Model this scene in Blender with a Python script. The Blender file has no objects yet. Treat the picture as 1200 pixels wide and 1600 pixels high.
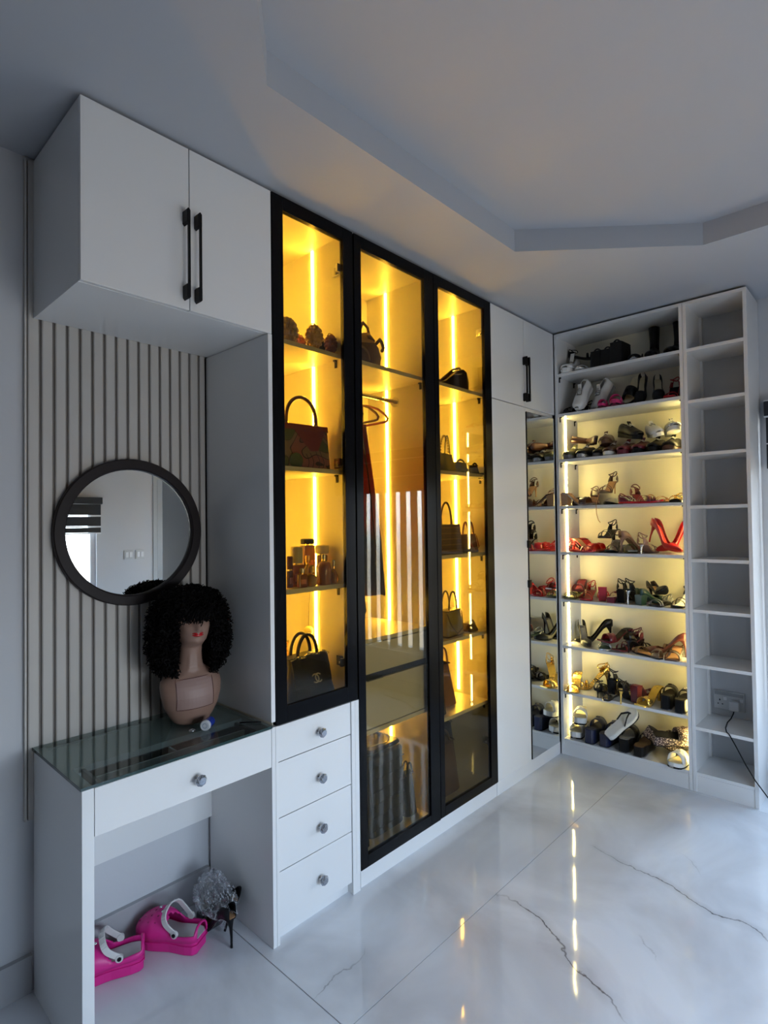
import bpy, math, random
from mathutils import Vector, Matrix
random.seed(7)
PI = math.pi
SC = bpy.context.scene
COL = SC.collection

# ---------------------------------------------------------------- camera
CAM_P = Vector((1.66655, -3.43150, 1.49012)); FPX = 881.407
CF = Vector((-.68123883, .73178821, .01999165)).normalized()
CR = Vector((.73169402, .68150803, -.01306367)).normalized()
CU = CR.cross(CF)
cd = bpy.data.cameras.new('camera'); cam = bpy.data.objects.new('camera', cd); COL.objects.link(cam)
cd.sensor_fit = 'HORIZONTAL'; cd.sensor_width = 36; cd.lens = 36 * FPX / 1200; cd.clip_start = .02
m = Matrix((CR, CU, -CF)).transposed().to_4x4(); m.translation = CAM_P
cam.matrix_world = m; SC.camera = cam

def at(px, py, ax, val):
    """world point where the sight line of a photo pixel meets the plane axis=val"""
    d = CF + CR * ((px - 600) / FPX) - CU * ((py - 800) / FPX)
    t = (val - CAM_P[ax]) / d[ax]
    return CAM_P + d * t

# ---------------------------------------------------------------- sky, daylight, exposure
w = bpy.data.worlds.new('sky'); SC.world = w; w.use_nodes = True
nt = w.node_tree; nt.nodes.clear()
o_ = nt.nodes.new('ShaderNodeOutputWorld'); b_ = nt.nodes.new('ShaderNodeBackground')
tc = nt.nodes.new('ShaderNodeTexCoord'); sp = nt.nodes.new('ShaderNodeSeparateXYZ'); rp = nt.nodes.new('ShaderNodeValToRGB')
mr = nt.nodes.new('ShaderNodeMapRange'); mr.inputs[1].default_value = -1; mr.inputs[2].default_value = 1
nt.links.new(tc.outputs['Generated'], sp.inputs[0]); nt.links.new(sp.outputs[2], mr.inputs[0]); nt.links.new(mr.outputs[0], rp.inputs[0])
els = rp.color_ramp.elements
els[0].position = 0; els[0].color = (.30, .285, .27, 1)
els[1].position = 1; els[1].color = (.46, .66, .95, 1)
for p, c in ((.47, (.36, .35, .345, 1)), (.51, (.67, .73, .81, 1)), (.62, (.59, .735, .96, 1))):
    e = els.new(p); e.color = c
nt.links.new(rp.outputs[0], b_.inputs[0]); b_.inputs[1].default_value = 21.5
nt.links.new(b_.outputs[0], o_.inputs[0])

def portal(name, loc, rot, sx, sy):
    l = bpy.data.lights.new(name, 'AREA'); l.shape = 'RECTANGLE'; l.size = sx; l.size_y = sy
    l.cycles.is_portal = True
    o = bpy.data.objects.new(name, l); COL.objects.link(o); o.location = loc; o.rotation_euler = rot
    return o
# room extents
XL, XR, YB, YF, ZC = -.44, 3.0, .30, -4.0, 2.715
W1 = (1.16, 2.35, .36, 2.13)      # window_1 in the back wall: x0 x1 z0 z1
W2 = (-2.85, -1.43, .45, 1.74)    # window_2 in the right wall: y0 y1 z0 z1
portal('window_portal_back', ((W1[0]+W1[1])/2, YB+.11, (W1[2]+W1[3])/2), (-PI/2, 0, 0), W1[1]-W1[0], W1[3]-W1[2])
portal('window_portal_right', (XR+.11, (W2[0]+W2[1])/2, (W2[2]+W2[3])/2), (PI/2, 0, PI/2), W2[1]-W2[0], W2[3]-W2[2])
SC.view_settings.view_transform = 'Standard'; SC.view_settings.look = 'None'
SC.view_settings.gamma = 1; SC.view_settings.use_curve_mapping = False
SC.view_settings.exposure = 0.0
try:
    SC.cycles.use_denoising = True; SC.cycles.max_bounces = 12; SC.cycles.transparent_max_bounces = 24
    SC.cycles.diffuse_bounces = 5; SC.cycles.glossy_bounces = 6; SC.cycles.sample_clamp_indirect = 6
    SC.cycles.caustics_reflective = False; SC.cycles.caustics_refractive = False
except Exception: pass

# ---------------------------------------------------------------- materials
def mat(name, col, rough=.5, metal=0, noise=0, nscale=8, bump=0, bscale=40, spec=.5, emit=None, estr=0, coat=0, trans=0, ior=1.45, aniso=None, sheen=0):
    m = bpy.data.materials.new(name); m.use_nodes = True
    nt = m.node_tree; b = nt.nodes['Principled BSDF']
    b.inputs['Base Color'].default_value = (*col, 1)
    b.inputs['Roughness'].default_value = rough; b.inputs['Metallic'].default_value = metal
    b.inputs['Specular IOR Level'].default_value = spec; b.inputs['Coat Weight'].default_value = coat
    b.inputs['Coat Roughness'].default_value = .08
    b.inputs['Transmission Weight'].default_value = trans; b.inputs['IOR'].default_value = ior
    b.inputs['Sheen Weight'].default_value = sheen
    if emit:
        b.inputs['Emission Color'].default_value = (*emit, 1); b.inputs['Emission Strength'].default_value = estr
    tc = nt.nodes.new('ShaderNodeTexCoord')
    if noise:
        n = nt.nodes.new('ShaderNodeTexNoise'); n.inputs['Scale'].default_value = nscale; n.inputs['Detail'].default_value = 4
        nt.links.new(tc.outputs['Object'], n.inputs['Vector'])
        mx = nt.nodes.new('ShaderNodeMix'); mx.data_type = 'RGBA'
        mx.inputs[6].default_value = (*[max(0, c*(1-noise)) for c in col], 1)
        mx.inputs[7].default_value = (*[min(1, c*(1+noise)) for c in col], 1)
        nt.links.new(n.outputs[0], mx.inputs[0]); nt.links.new(mx.outputs[2], b.inputs['Base Color'])
    if bump:
        n2 = nt.nodes.new('ShaderNodeTexNoise'); n2.inputs['Scale'].default_value = bscale; n2.inputs['Detail'].default_value = 2
        nt.links.new(tc.outputs['Object'], n2.inputs['Vector'])
        bp = nt.nodes.new('ShaderNodeBump'); bp.inputs['Strength'].default_value = bump; bp.inputs['Distance'].default_value = .01
        nt.links.new(n2.outputs[0], bp.inputs['Height']); nt.links.new(bp.outputs[0], b.inputs['Normal'])
    return m

def thin_glass(name, tint, ior=1.5, rough=.0, wavy=0, extra=0):
    """a sheet of glass: mostly clear, Fresnel gloss on top"""
    m = bpy.data.materials.new(name); m.use_nodes = True; nt = m.node_tree; nt.nodes.clear()
    o = nt.nodes.new('ShaderNodeOutputMaterial'); t = nt.nodes.new('ShaderNodeBsdfTransparent'); g = nt.nodes.new('ShaderNodeBsdfGlossy')
    t.inputs[0].default_value = (*tint, 1); g.inputs['Roughness'].default_value = rough
    f = nt.nodes.new('ShaderNodeFresnel'); ge = nt.nodes.new('ShaderNodeNewGeometry'); ir = nt.nodes.new('ShaderNodeMapRange')
    ir.inputs[3].default_value = ior; ir.inputs[4].default_value = 1 / ior      # same gloss from either face of the sheet
    nt.links.new(ge.outputs['Backfacing'], ir.inputs[0]); nt.links.new(ir.outputs[0], f.inputs['IOR'])
    mx = nt.nodes.new('ShaderNodeMixShader')
    ad = nt.nodes.new('ShaderNodeMath'); ad.operation = 'ADD'; ad.inputs[1].default_value = extra; ad.use_clamp = True
    nt.links.new(f.outputs[0], ad.inputs[0]); nt.links.new(ad.outputs[0], mx.inputs[0])
    nt.links.new(t.outputs[0], mx.inputs[1]); nt.links.new(g.outputs[0], mx.inputs[2]); nt.links.new(mx.outputs[0], o.inputs[0])
    if wavy:
        tc = nt.nodes.new('ShaderNodeTexCoord'); n = nt.nodes.new('ShaderNodeTexNoise'); n.inputs['Scale'].default_value = 3.5; n.inputs['Detail'].default_value = 1
        bp = nt.nodes.new('ShaderNodeBump'); bp.inputs['Strength'].default_value = wavy; bp.inputs['Distance'].default_value = .01
        nt.links.new(tc.outputs['Object'], n.inputs['Vector']); nt.links.new(n.outputs[0], bp.inputs['Height']); nt.links.new(bp.outputs[0], g.inputs['Normal'])
    return m

VEINS = [((.56, -.90), (1.36, -1.04), .0045, .9), ((.42, -1.44), (1.02, -1.72), .005, .95), ((.89, -.64), (.98, -.79), .0035, .7),
    ((.90, -1.27), (.99, -1.42), .0035, .8), ((.18, -2.06), (.32, -2.34), .0035, .55), ((1.35, -2.1), (1.9, -2.9), .006, .7), ((1.7, -.6), (2.5, -1.3), .006, .7), ((1.3, -3.1), (2.2, -3.3), .006, .6), ((2.3, -1.9), (2.8, -3.0), .006, .7), ((-.3, -3.3), (.5, -3.6), .005, .6)]
def marble():
    m = bpy.data.materials.new('polished_marble_tile'); m.use_nodes = True; nt = m.node_tree; b = nt.nodes['Principled BSDF']
    N = nt.nodes.new; L = nt.links.new
    geo = N('ShaderNodeNewGeometry')
    # broad clouds
    n1 = N('ShaderNodeTexNoise'); n1.inputs['Scale'].default_value = 1.7; n1.inputs['Detail'].default_value = 5; n1.inputs['Distortion'].default_value = .8
    L(geo.outputs['Position'], n1.inputs['Vector'])
    r1 = N('ShaderNodeValToRGB'); r1.color_ramp.elements[0].position = .32; r1.color_ramp.elements[0].color = (.50, .51, .54, 1)
    r1.color_ramp.elements[1].position = .62; r1.color_ramp.elements[1].color = (.74, .76, .80, 1)
    L(n1.outputs[0], r1.inputs[0])
    # a few long thin veins: distance to a noise-warped line, faded at both ends
    nw = N('ShaderNodeTexNoise'); nw.inputs['Scale'].default_value = 3.2; nw.inputs['Detail'].default_value = 6; L(geo.outputs['Position'], nw.inputs['Vector'])
    nsb = N('ShaderNodeVectorMath'); nsb.operation = 'SUBTRACT'; nsb.inputs[1].default_value = (.5, .5, .5); L(nw.outputs['Color'], nsb.inputs[0])
    nsc = N('ShaderNodeVectorMath'); nsc.operation = 'SCALE'; nsc.inputs['Scale'].default_value = .34; L(nsb.outputs[0], nsc.inputs[0])
    wp = N('ShaderNodeVectorMath'); wp.operation = 'ADD'; L(geo.outputs['Position'], wp.inputs[0]); L(nsc.outputs[0], wp.inputs[1])
    def math_(op, a, b=None, clamp=False):
        n = N('ShaderNodeMath'); n.operation = op; n.use_clamp = clamp
        for k, q in enumerate((a, b)):
            if q is None: continue
            if isinstance(q, (int, float)): n.inputs[k].default_value = q
            else: L(q, n.inputs[k])
        return n.outputs[0]
    tot = None
    for (ax, ay), (bx, by), wd, st in VEINS:
        dx, dy = bx-ax, by-ay; ln = math.hypot(dx, dy); dx /= ln; dy /= ln
        def dot(vx, vy):
            n = N('ShaderNodeVectorMath'); n.operation = 'DOT_PRODUCT'; L(wp.outputs[0], n.inputs[0]); n.inputs[1].default_value = (vx, vy, 0)
            return math_('SUBTRACT', n.outputs['Value'], ax*vx + ay*vy)
        u = dot(dx, dy); v = math_('ABSOLUTE', dot(-dy, dx))
        thin = math_('SUBTRACT', 1, math_('DIVIDE', v, wd), True)
        halo = math_('MULTIPLY', math_('SUBTRACT', 1, math_('DIVIDE', v, wd*9), True), .22)
        lin = math_('MULTIPLY', math_('ADD', thin, halo), st)
        e1 = math_('MULTIPLY', u, 9, True); e2 = math_('MULTIPLY', math_('SUBTRACT', ln, u), 9, True)
        q = math_('MULTIPLY', lin, math_('MULTIPLY', e1, e2))
        tot = q if tot is None else math_('MAXIMUM', tot, q)
    nb = N('ShaderNodeTexNoise'); nb.inputs['Scale'].default_value = 7; L(geo.outputs['Position'], nb.inputs['Vector'])
    tot = math_('MULTIPLY', tot, math_('MULTIPLY', nb.outputs[0], 1.7), True)
    mx = N('ShaderNodeMix'); mx.data_type = 'RGBA'; L(tot, mx.inputs[0]); L(r1.outputs[0], mx.inputs[6]); mx.inputs[7].default_value = (.10, .09, .095, 1)
    L(mx.outputs[2], b.inputs['Base Color']); b.inputs['Roughness'].default_value = .05; b.inputs['Specular IOR Level'].default_value = .55
    n4 = N('ShaderNodeTexNoise'); n4.inputs['Scale'].default_value = 5; n4.inputs['Detail'].default_value = 1; L(geo.outputs['Position'], n4.inputs['Vector'])
    bp = N('ShaderNodeBump'); bp.inputs['Strength'].default_value = .045; bp.inputs['Distance'].default_value = .02; L(n4.outputs[0], bp.inputs['Height']); L(bp.outputs[0], b.inputs['Normal'])
    return m

M = {}
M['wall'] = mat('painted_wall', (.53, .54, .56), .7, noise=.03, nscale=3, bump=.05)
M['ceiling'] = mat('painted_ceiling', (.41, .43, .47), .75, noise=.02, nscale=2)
M['lam'] = mat('white_laminate', (.72, .72, .715), .28, noise=.015, nscale=2, coat=.25)
M['gloss'] = mat('glossy_white_laminate', (.74, .74, .73), .12, noise=.01, nscale=2, coat=.5)
M['inner'] = mat('cabinet_interior', (.80, .76, .62), .38, noise=.02, nscale=3)
M['tile'] = marble()
M['grout'] = mat('grout', (.30, .30, .31), .9)
M['skirt'] = mat('skirting_tile', (.38, .38, .39), .25, noise=.1, nscale=6)
M['black'] = mat('black_aluminium', (.003, .003, .004), .22, 0, spec=.12)
M['matte_black'] = mat('matte_black_metal', (.004, .004, .005), .42, spec=.25)
M['tint'] = thin_glass('tinted_cabinet_glass', (.74, .67, .50), 1.42, wavy=.02)
M['clear'] = thin_glass('window_glass', (.97, .985, .98), 1.35)
M['desk_glass'] = thin_glass('green_edged_glass', (.78, .85, .84), 1.5)
M['mirror'] = mat('mirror_glass', (.86, .90, .90), .0, 1)
M['led'] = mat('warm_led', (1, .9, .6), .5, emit=(1, .64, .085), estr=135)
M['led2'] = mat('soft_warm_led', (1, .95, .7), .5, emit=(1, .78, .27), estr=72)
M['slat'] = mat('taupe_wood_slat', (.50, .475, .44), .5, noise=.08, nscale=5)
M['slatback'] = mat('dark_taupe_backing', (.20, .18, .165), .6)
M['chrome'] = mat('chrome', (.75, .76, .78), .12, 1)
M['crystal'] = mat('crystal_knob_glass', (.42, .46, .52), .04, .85, coat=1, noise=.7, nscale=220)
M['gold'] = mat('gold_metal', (.83, .58, .18), .25, 1)
M['wood_dark'] = mat('dark_wenge_frame', (.014, .010, .011), .5, noise=.3, nscale=14, spec=.25)
M['door_grey'] = mat('grey_door_panel', (.40, .42, .43), .5, noise=.03, nscale=4)
M['socket'] = mat('socket_plastic', (.52, .53, .54), .35)
M['alu'] = mat('white_window_frame', (.72, .73, .75), .3)
M['blind'] = mat('beige_blind_fabric', (.55, .50, .42), .85, noise=.05, nscale=30)
M['dark_blind'] = mat('black_blind_fabric', (.015, .017, .022), .6)

_mc = {}
def cm(col, rough=.5, metal=0, coat=0, noise=.12, bump=0, bscale=60, sheen=0):
    k = (tuple(round(c, 3) for c in col), rough, metal, coat, noise, bump, bscale, sheen)
    if k not in _mc:
        dk = max(col) < .03
        _mc[k] = mat('finish_%03d' % len(_mc), tuple(c*.45 for c in col) if dk else col, rough, metal, spec=.22 if dk else .5, noise=noise, nscale=18, bump=bump, bscale=bscale, coat=coat, sheen=sheen)
    return _mc[k]

# ---------------------------------------------------------------- mesh builder
class MB:
    def __init__(s): s.v = []; s.f = []; s.mi = []; s.cur = 0
    def add(s, vs, fs):
        n = len(s.v); s.v += [tuple(p) for p in vs]; s.f += [tuple(i + n for i in f) for f in fs]; s.mi += [s.cur] * len(fs); return s
    def box(s, x0, y0, z0, x1, y1, z1):
        x0, x1 = sorted((x0, x1)); y0, y1 = sorted((y0, y1)); z0, z1 = sorted((z0, z1))
        v = [(x0,y0,z0),(x1,y0,z0),(x1,y1,z0),(x0,y1,z0),(x0,y0,z1),(x1,y0,z1),(x1,y1,z1),(x0,y1,z1)]
        return s.add(v, [(0,3,2,1),(4,5,6,7),(0,1,5,4),(1,2,6,5),(2,3,7,6),(3,0,4,7)])
    def loft(s, rings, closed=True, cap=True, wrap=False):
        n = len(rings[0]); vs = [p for r in rings for p in r]; fs = []
        R = len(rings)
        for i in range(R if wrap else R - 1):
            j = (i + 1) % R
            for k in range(n if closed else n - 1):
                l = (k + 1) % n
                fs.append((i*n+k, i*n+l, j*n+l, j*n+k))
        if cap and not wrap and closed:
            fs.append(tuple(range(n))[::-1]); fs.append(tuple((R-1)*n + k for k in range(n)))
        return s.add(vs, fs)
    def tube(s, pts, r, n=8, closed=False, cap=True, flat=1):
        pts = [Vector(p) for p in pts]; N = len(pts)
        rr = r if hasattr(r, '__len__') else [r] * N
        rings = []; up = None
        for i, p in enumerate(pts):
            a = pts[(i-1) % N] if (i or closed) else p; b = pts[(i+1) % N] if (i < N-1 or closed) else p
            t = (b - a); t = t.normalized() if t.length > 1e-9 else Vector((0,0,1))
            if up is None:
                up = Vector((0,0,1)) if abs(t.z) < .9 else Vector((1,0,0))
            u = (up - t * up.dot(t)); u = u.normalized() if u.length > 1e-6 else t.orthogonal().normalized()
            up = u; v = t.cross(u)
            rings.append([p + (u * math.cos(2*PI*k/n) * flat + v * math.sin(2*PI*k/n)) * rr[i] for k in range(n)])
        return s.loft(rings, True, cap, wrap=closed)
    def cyl(s, p0, p1, r, n=16, r2=None): return s.tube([p0, p1], [r, r if r2 is None else r2], n)
    def lathe(s, prof, n=20, c=(0,0,0), sx=1, sy=1):
        rings = [[(c[0]+r*math.cos(2*PI*k/n)*sx, c[1]+r*math.sin(2*PI*k/n)*sy, c[2]+z) for k in range(n)] for r, z in prof]
        return s.loft(rings)
    def ell(s, c, r, n=14, m=9):
        rx, ry, rz = r if hasattr(r, '__len__') else (r, r, r)
        rings = []
        for i in range(m + 1):
            a = -PI/2 + PI * i / m; q = max(math.cos(a), .02)
            rings.append([(c[0]+rx*q*math.cos(2*PI*k/n), c[1]+ry*q*math.sin(2*PI*k/n), c[2]+rz*math.sin(a)) for k in range(n)])
        return s.loft(rings)
    def ribbon(s, pts, wdir, w, th=.002):
        """flat band following pts, width along wdir"""
        pts = [Vector(p) for p in pts]; wd = Vector(wdir).normalized(); rings = []
        for i, p in enumerate(pts):
            t = (pts[min(i+1, len(pts)-1)] - pts[max(i-1, 0)]).normalized(); nn = t.cross(wd).normalized()
            rings.append([p + wd*w/2 + nn*th/2, p - wd*w/2 + nn*th/2, p - wd*w/2 - nn*th/2, p + wd*w/2 - nn*th/2])
        return s.loft(rings)
    def rbox(s, c, sz, r, tw=1.0, td=1.0, n=4):
        """upright box with rounded vertical edges; tw/td scale the top"""
        rings = []
        for z, kx, ky, ins in ((0, 1, 1, r*.3), (r*.3, 1, 1, 0), (sz[2]-r*.3, td, tw, 0), (sz[2], td, tw, r*.3)):
            hx, hy = sz[0]/2*kx-ins, sz[1]/2*ky-ins; ring = []
            for qx, qy, a0 in ((1,1,0),(-1,1,PI/2),(-1,-1,PI),(1,-1,1.5*PI)):
                for k in range(n):
                    a = a0 + PI/2*k/(n-1); ring.append((c[0]+qx*(hx-r)+r*math.cos(a), c[1]+qy*(hy-r)+r*math.sin(a), c[2]+z))
            rings.append(ring)
        return s.loft(rings)
    def xf(s, mtx): s.v = [tuple(mtx @ Vector(p)) for p in s.v]; return s
    def slot(s, i): s.cur = i; return s

ORG = {}
def build(mb, name, mt, parent=None, smooth=False, bevel=0, solid=0, label=None, sub=0, kind=None):
    off = ORG.get(parent, Vector((0,0,0))) if parent else Vector((0,0,0))
    me = bpy.data.meshes.new(name)
    me.from_pydata([tuple(Vector(p) - off) for p in mb.v], [], mb.f)
    mts = mt if isinstance(mt, (list, tuple)) else [mt]
    for q in mts: me.materials.append(q)
    if len(mts) > 1: me.polygons.foreach_set('material_index', mb.mi)
    if smooth: me.shade_smooth()
    me.update()
    o = bpy.data.objects.new(name, me); COL.objects.link(o)
    if parent: o.parent = parent; ORG[o] = off
    if bevel:
        md = o.modifiers.new('bevel', 'BEVEL'); md.width = bevel; md.segments = 2; md.limit_method = 'ANGLE'; md.harden_normals = False
    if solid:
        md = o.modifiers.new('solid', 'SOLIDIFY'); md.thickness = solid; md.offset = -1
    if sub:
        md = o.modifiers.new('sub', 'SUBSURF'); md.levels = sub; md.render_levels = sub
    if label: o['label'] = label
    if kind: o['kind'] = kind
    return o
def struct(mb, name, mt, **k):
    o = build(mb, name, mt, **k); o['kind'] = 'structure'; return o
def thing(name, label, cat, loc=(0,0,0), group=None, rot=None, world=True):
    """Empty at the base of a thing. world=True: parts are given in world coordinates"""
    o = bpy.data.objects.new(name, None); COL.objects.link(o); o.location = loc; o.empty_display_size = .05
    o['label'] = label; o['category'] = cat
    if group: o['group'] = group
    if rot: o.rotation_euler = rot
    ORG[o] = Vector(loc) if world else Vector((0,0,0))
    return o
def tag(o, label, cat, group=None):
    o['label'] = label; o['category'] = cat
    if group: o['group'] = group
    return o
def dup(root, loc=None, rot=None, label=None, scale=None):
    r = root.copy(); COL.objects.link(r)
    if loc is not None: r.location = loc
    if rot is not None: r.rotation_euler = rot
    if label: r['label'] = label
    if scale: r.scale = scale if hasattr(scale, '__len__') else (scale,)*3
    for ch in list(root.children):
        c = ch.copy(); COL.objects.link(c); c.parent = r
        for g in ch.children:
            d = g.copy(); COL.objects.link(d); d.parent = c
    return r
B = lambda *a: MB().box(*a)
# ================================================================ room shell
fl = struct(B(XL-.1, YF-.1, -.05, XR+.1, YB+.1, -.0025), 'floor', M['grout'])
xs = [XL, .42, 1.62, 2.82, XR]
for i in range(len(xs)-1):
    ys = [YF, -2.28, .12, YB] if i % 2 == 0 else [YF, -2.44, -.02, YB]
    for j in range(len(ys)-1):
        g = .0016
        build(B(xs[i]+g, ys[j]+g, -.012, xs[i+1]-g, ys[j+1]-g, 0), 'tile', M['tile'], fl)
def wall_with_hole(axis, c0, c1, a0, a1, z0, z1, hole):
    """axis 'x': wall spans x (a) at y c0..c1; axis 'y': spans y at x c0..c1"""
    mb = MB(); h0, h1, hz0, hz1 = hole
    def bx(a, b, za, zb):
        if axis == 'x': mb.box(a, c0, za, b, c1, zb)
        else: mb.box(c0, a, za, c1, b, zb)
    bx(a0, h0, z0, z1); bx(h1, a1, z0, z1); bx(h0, h1, z0, hz0); bx(h0, h1, hz1, z1)
    return mb
ZT = ZC + .10
struct(B(XL-.12, YF-.12, 0, XL, YB+.12, ZT+.02), 'wall_left', M['wall'])
struct(wall_with_hole('x', YB, YB+.12, XL, XR+.12, 0, ZT+.02, W1), 'wall_back', M['wall'])
rw = wall_with_hole('y', XR, XR+.12, YF-.12, -.86, 0, ZT+.02, W2); rw.box(XR, .06, 0, XR+.12, YB, ZT+.02); rw.box(XR, -.86, 2.1, XR+.12, .06, ZT+.02)
struct(rw, 'wall_right', M['wall'])
struct(B(XL, YF-.12, 0, XR, YF, ZT+.02), 'wall_front', mat('bounce_cutting_dark_wall', (.12, .12, .125), .7))  # wall out of view; its dark colour is invented to cut bounced light
# ceiling: a dropped border around a raised chamfered tray
CX0, CX1, CY0, CY1 = .384, 2.17, -3.05, -.62
oct_ = [(CX0,-2.51),(CX0,-1.16),(1.02,CY1),(1.55,CY1),(CX1,-1.16),(CX1,-2.51),(1.55,CY1-2.43),(1.02,CY1-2.43)]
cb = MB(); n = 8
outer = [(XL,-2.51),(XL,-1.16),(1.02,YB),(1.55,YB),(XR,-1.16),(XR,-2.51),(1.55,YF),(1.02,YF)]
V = [(x,y,ZC) for x,y in outer] + [(x,y,ZC) for x,y in oct_] + [(x,y,ZT) for x,y in oct_] + [(XL,YB,ZC),(XR,YB,ZC),(XR,YF,ZC),(XL,YF,ZC)]
F = []
for k in range(8):
    l = (k+1) % 8
    F += [(k, l, 8+l, 8+k), (8+k, 8+l, 16+l, 16+k)]
F += [(1, 24, 2), (3, 25, 4), (5, 26, 6), (7, 27, 0), tuple(range(16, 24))]
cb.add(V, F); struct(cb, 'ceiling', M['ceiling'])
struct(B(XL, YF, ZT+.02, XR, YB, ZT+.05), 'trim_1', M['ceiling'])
# skirting
struct(B(XL+.0005, YF+.013, .0005, XL+.012, -2.868, .115).box(XL, YF, .112, XL+.018, -2.868, .122), 'baseboard_left', M['skirt'])
struct(B(XL+.0005, -2.83, .0005, XL+.012, -2.243, .115).box(XL, -2.83, .112, XL+.018, -2.243, .122), 'baseboard_1', M['skirt'])
struct(B(XR-.012, YF, 0, XR, -.9, .115), 'baseboard_right', M['skirt'])
struct(B(1.09, YB-.012, 0, XR, YB, .115), 'baseboard_back', M['skirt'])
struct(B(XL, YF, 0, XR, YF+.012, .115), 'baseboard_front', M['skirt'])
# windows
def window(name, ax, c, a0, a1, z0, z1, nm, rails):
    """frame (structure), mullions and panes"""
    def bx(mb, a, za, b, zb, d0, d1):
        if ax == 'x': mb.box(a, c+d0, za, b, c+d1, zb)
        else: mb.box(c+d0, a, za, c+d1, b, zb)
        return mb
    t = .045; fr = MB()
    bx(fr, a0, z0, a1, z0+t, .03, .09); bx(fr, a0, z1-t, a1, z1, .03, .09); bx(fr, a0, z0, a0+t, z1, .03, .09); bx(fr, a1-t, z0, a1, z1, .03, .09)
    w = struct(fr, name, M['alu'], bevel=.003)
    for k in range(1, nm):
        a = a0 + (a1-a0)*k/nm; build(bx(MB(), a-.02, z0+t, a+.02, z1-t, .035, .085), 'mullion', M['alu'], w)
    for k in range(nm):
        p = a0 + (a1-a0)*k/nm + (.02 if k else t); q = a0 + (a1-a0)*(k+1)/nm - (.02 if k < nm-1 else t)
        build(bx(MB(), p, z0+t, q, z1-t, .057, .061), 'pane', M['clear'], w)
    return w
window('window_1', 'x', YB, W1[0], W1[1], W1[2], W1[3], 2, 0)
window('window_2', 'y', XR, W2[0], W2[1], W2[2], W2[3], 3, 0)
# blind at the back window: black cassette with pale edges, vertical beige vanes below
vb = thing('vertical_blind', 'vertical blind with beige vanes under a black headrail, right of the shelving', 'blind', (1.75, YB-.05, W1[3]))
hr = build(B(1.10, YB-.085, 2.045, 2.40, YB-.002, 2.125), 'headrail', M['dark_blind'], vb, bevel=.004)
build(B(1.10, YB-.087, 2.125, 2.40, YB-.002, 2.131).box(1.10, YB-.087, 2.039, 2.40, YB-.002, 2.045), 'edge_strip', M['alu'], vb, label='pale edge strips')
build(B(1.105, YB-.060, 1.76, 2.395, YB-.052, 2.039), 'valance', M['dark_blind'], vb)
build(B(1.105, YB-.064, 1.893, 2.395, YB-.051, 1.899), 'valance_strip', M['alu'], vb, label='pale strip across the valance')
for k in range(10):
    wv = .070; xx = 1.17 + k*.122; a = .35 if k % 3 else .1
    mb = MB().ribbon([(xx, YB-.035, z) for z in (.40, .8, 1.3, 1.79)], (math.cos(a), -math.sin(a)*.45, 0), wv, .0015)
    build(mb, 'vane', M['blind'], vb)
# dark slatted blind at the right window (seen in the round mirror)
rb = thing('roller_blind', 'black layered blind across the top of the right-hand window', 'blind', (XR-.03, (W2[0]+W2[1])/2, 1.7))
build(B(XR-.07, W2[0]-.04, 1.70, XR-.004, W2[1]+.03, 1.76), 'headrail', M['dark_blind'], rb, bevel=.004)
for k, (za, zb) in enumerate(((1.60, 1.698), (1.50, 1.585), (1.44, 1.485))):
    build(B(XR-.035, W2[0]-.03, za, XR-.03, W2[1]+.025, zb), 'blind_band', M['dark_blind'], rb)
    build(B(XR-.04, W2[0]-.03, za-.013, XR-.028, W2[1]+.025, za-.001), 'band_edge', M['alu'], rb, label='pale edge between the dark bands')
# door in the right wall
d = struct(B(XR+.03, -.84, .005, XR+.07, .04, 2.08), 'door_1', M['door_grey'])
build(B(XR-.01, -.90, 0, XR+.12, -.86, 2.14).box(XR-.01, .06, 0, XR+.12, .10, 2.14).box(XR-.01, -.90, 2.10, XR+.12, .10, 2.14), 'door_frame', M['door_grey'], d)
build(MB().tube([(XR+.03,-.78,1.02),(XR-.02,-.78,1.02),(XR-.025,-.70,1.02),(XR-.022,-.66,1.02)], .009, 8), 'door_handle', M['chrome'], d, smooth=True)
for k, y in enumerate((-1.03, -1.14)):
    s = thing('light_switch', ('grey light switch plate nearest the grey door' if k == 0 else 'grey light switch plate farther from the grey door'), 'switch', (XR-.006, y, 1.22), 'light switches by the door')
    build(B(XR-.008, y-.043, 1.177, XR-.0005, y+.043, 1.263), 'plate', M['socket'], s, bevel=.002)
    for q in (-.018, .018): build(B(XR-.013, y+q-.014, 1.195, XR-.008, y+q+.014, 1.245), 'rocker', M['alu'], s, bevel=.002)
# ================================================================ fluted panel behind the vanity
fp = thing('fluted_wall_panel', 'taupe fluted wall panel with narrow upright slats behind the vanity', 'wall panel', (XL, -2.56, .55))
build(B(XL+.0005, -2.884, .55, XL+.004, -2.243, 2.70), 'backing', M['slatback'], fp)
build(B(XL+.0005, -2.889, .55, XL+.016, -2.8835, 2.70), 'edge_trim', M['slat'], fp)
y = -2.8835; ed = [-2.843 + .04065*k for k in range(15)]
edges = [-2.8835] + ed
for k in range(len(edges)):
    y0 = edges[k] + .0045; y1 = (edges[k+1] if k+1 < len(edges) else -2.243) - .0045
    if y1 - y0 < .006: continue
    ch = .003; X0, X1 = XL+.004, XL+.0155
    prof = [(X0,y0),(X1-ch,y0),(X1,y0+ch),(X1,y1-ch),(X1-ch,y1),(X0,y1)]
    build(MB().loft([[(a,b,.55) for a,b in prof],[(a,b,2.70) for a,b in prof]]), 'slat', M['slat'], fp)
build(B(XL+.0005, -2.2425, .79, XL+.012, -2.2402, 2.176), 'corner_trim', M['matte_black'], fp, label='black corner strip')

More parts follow.
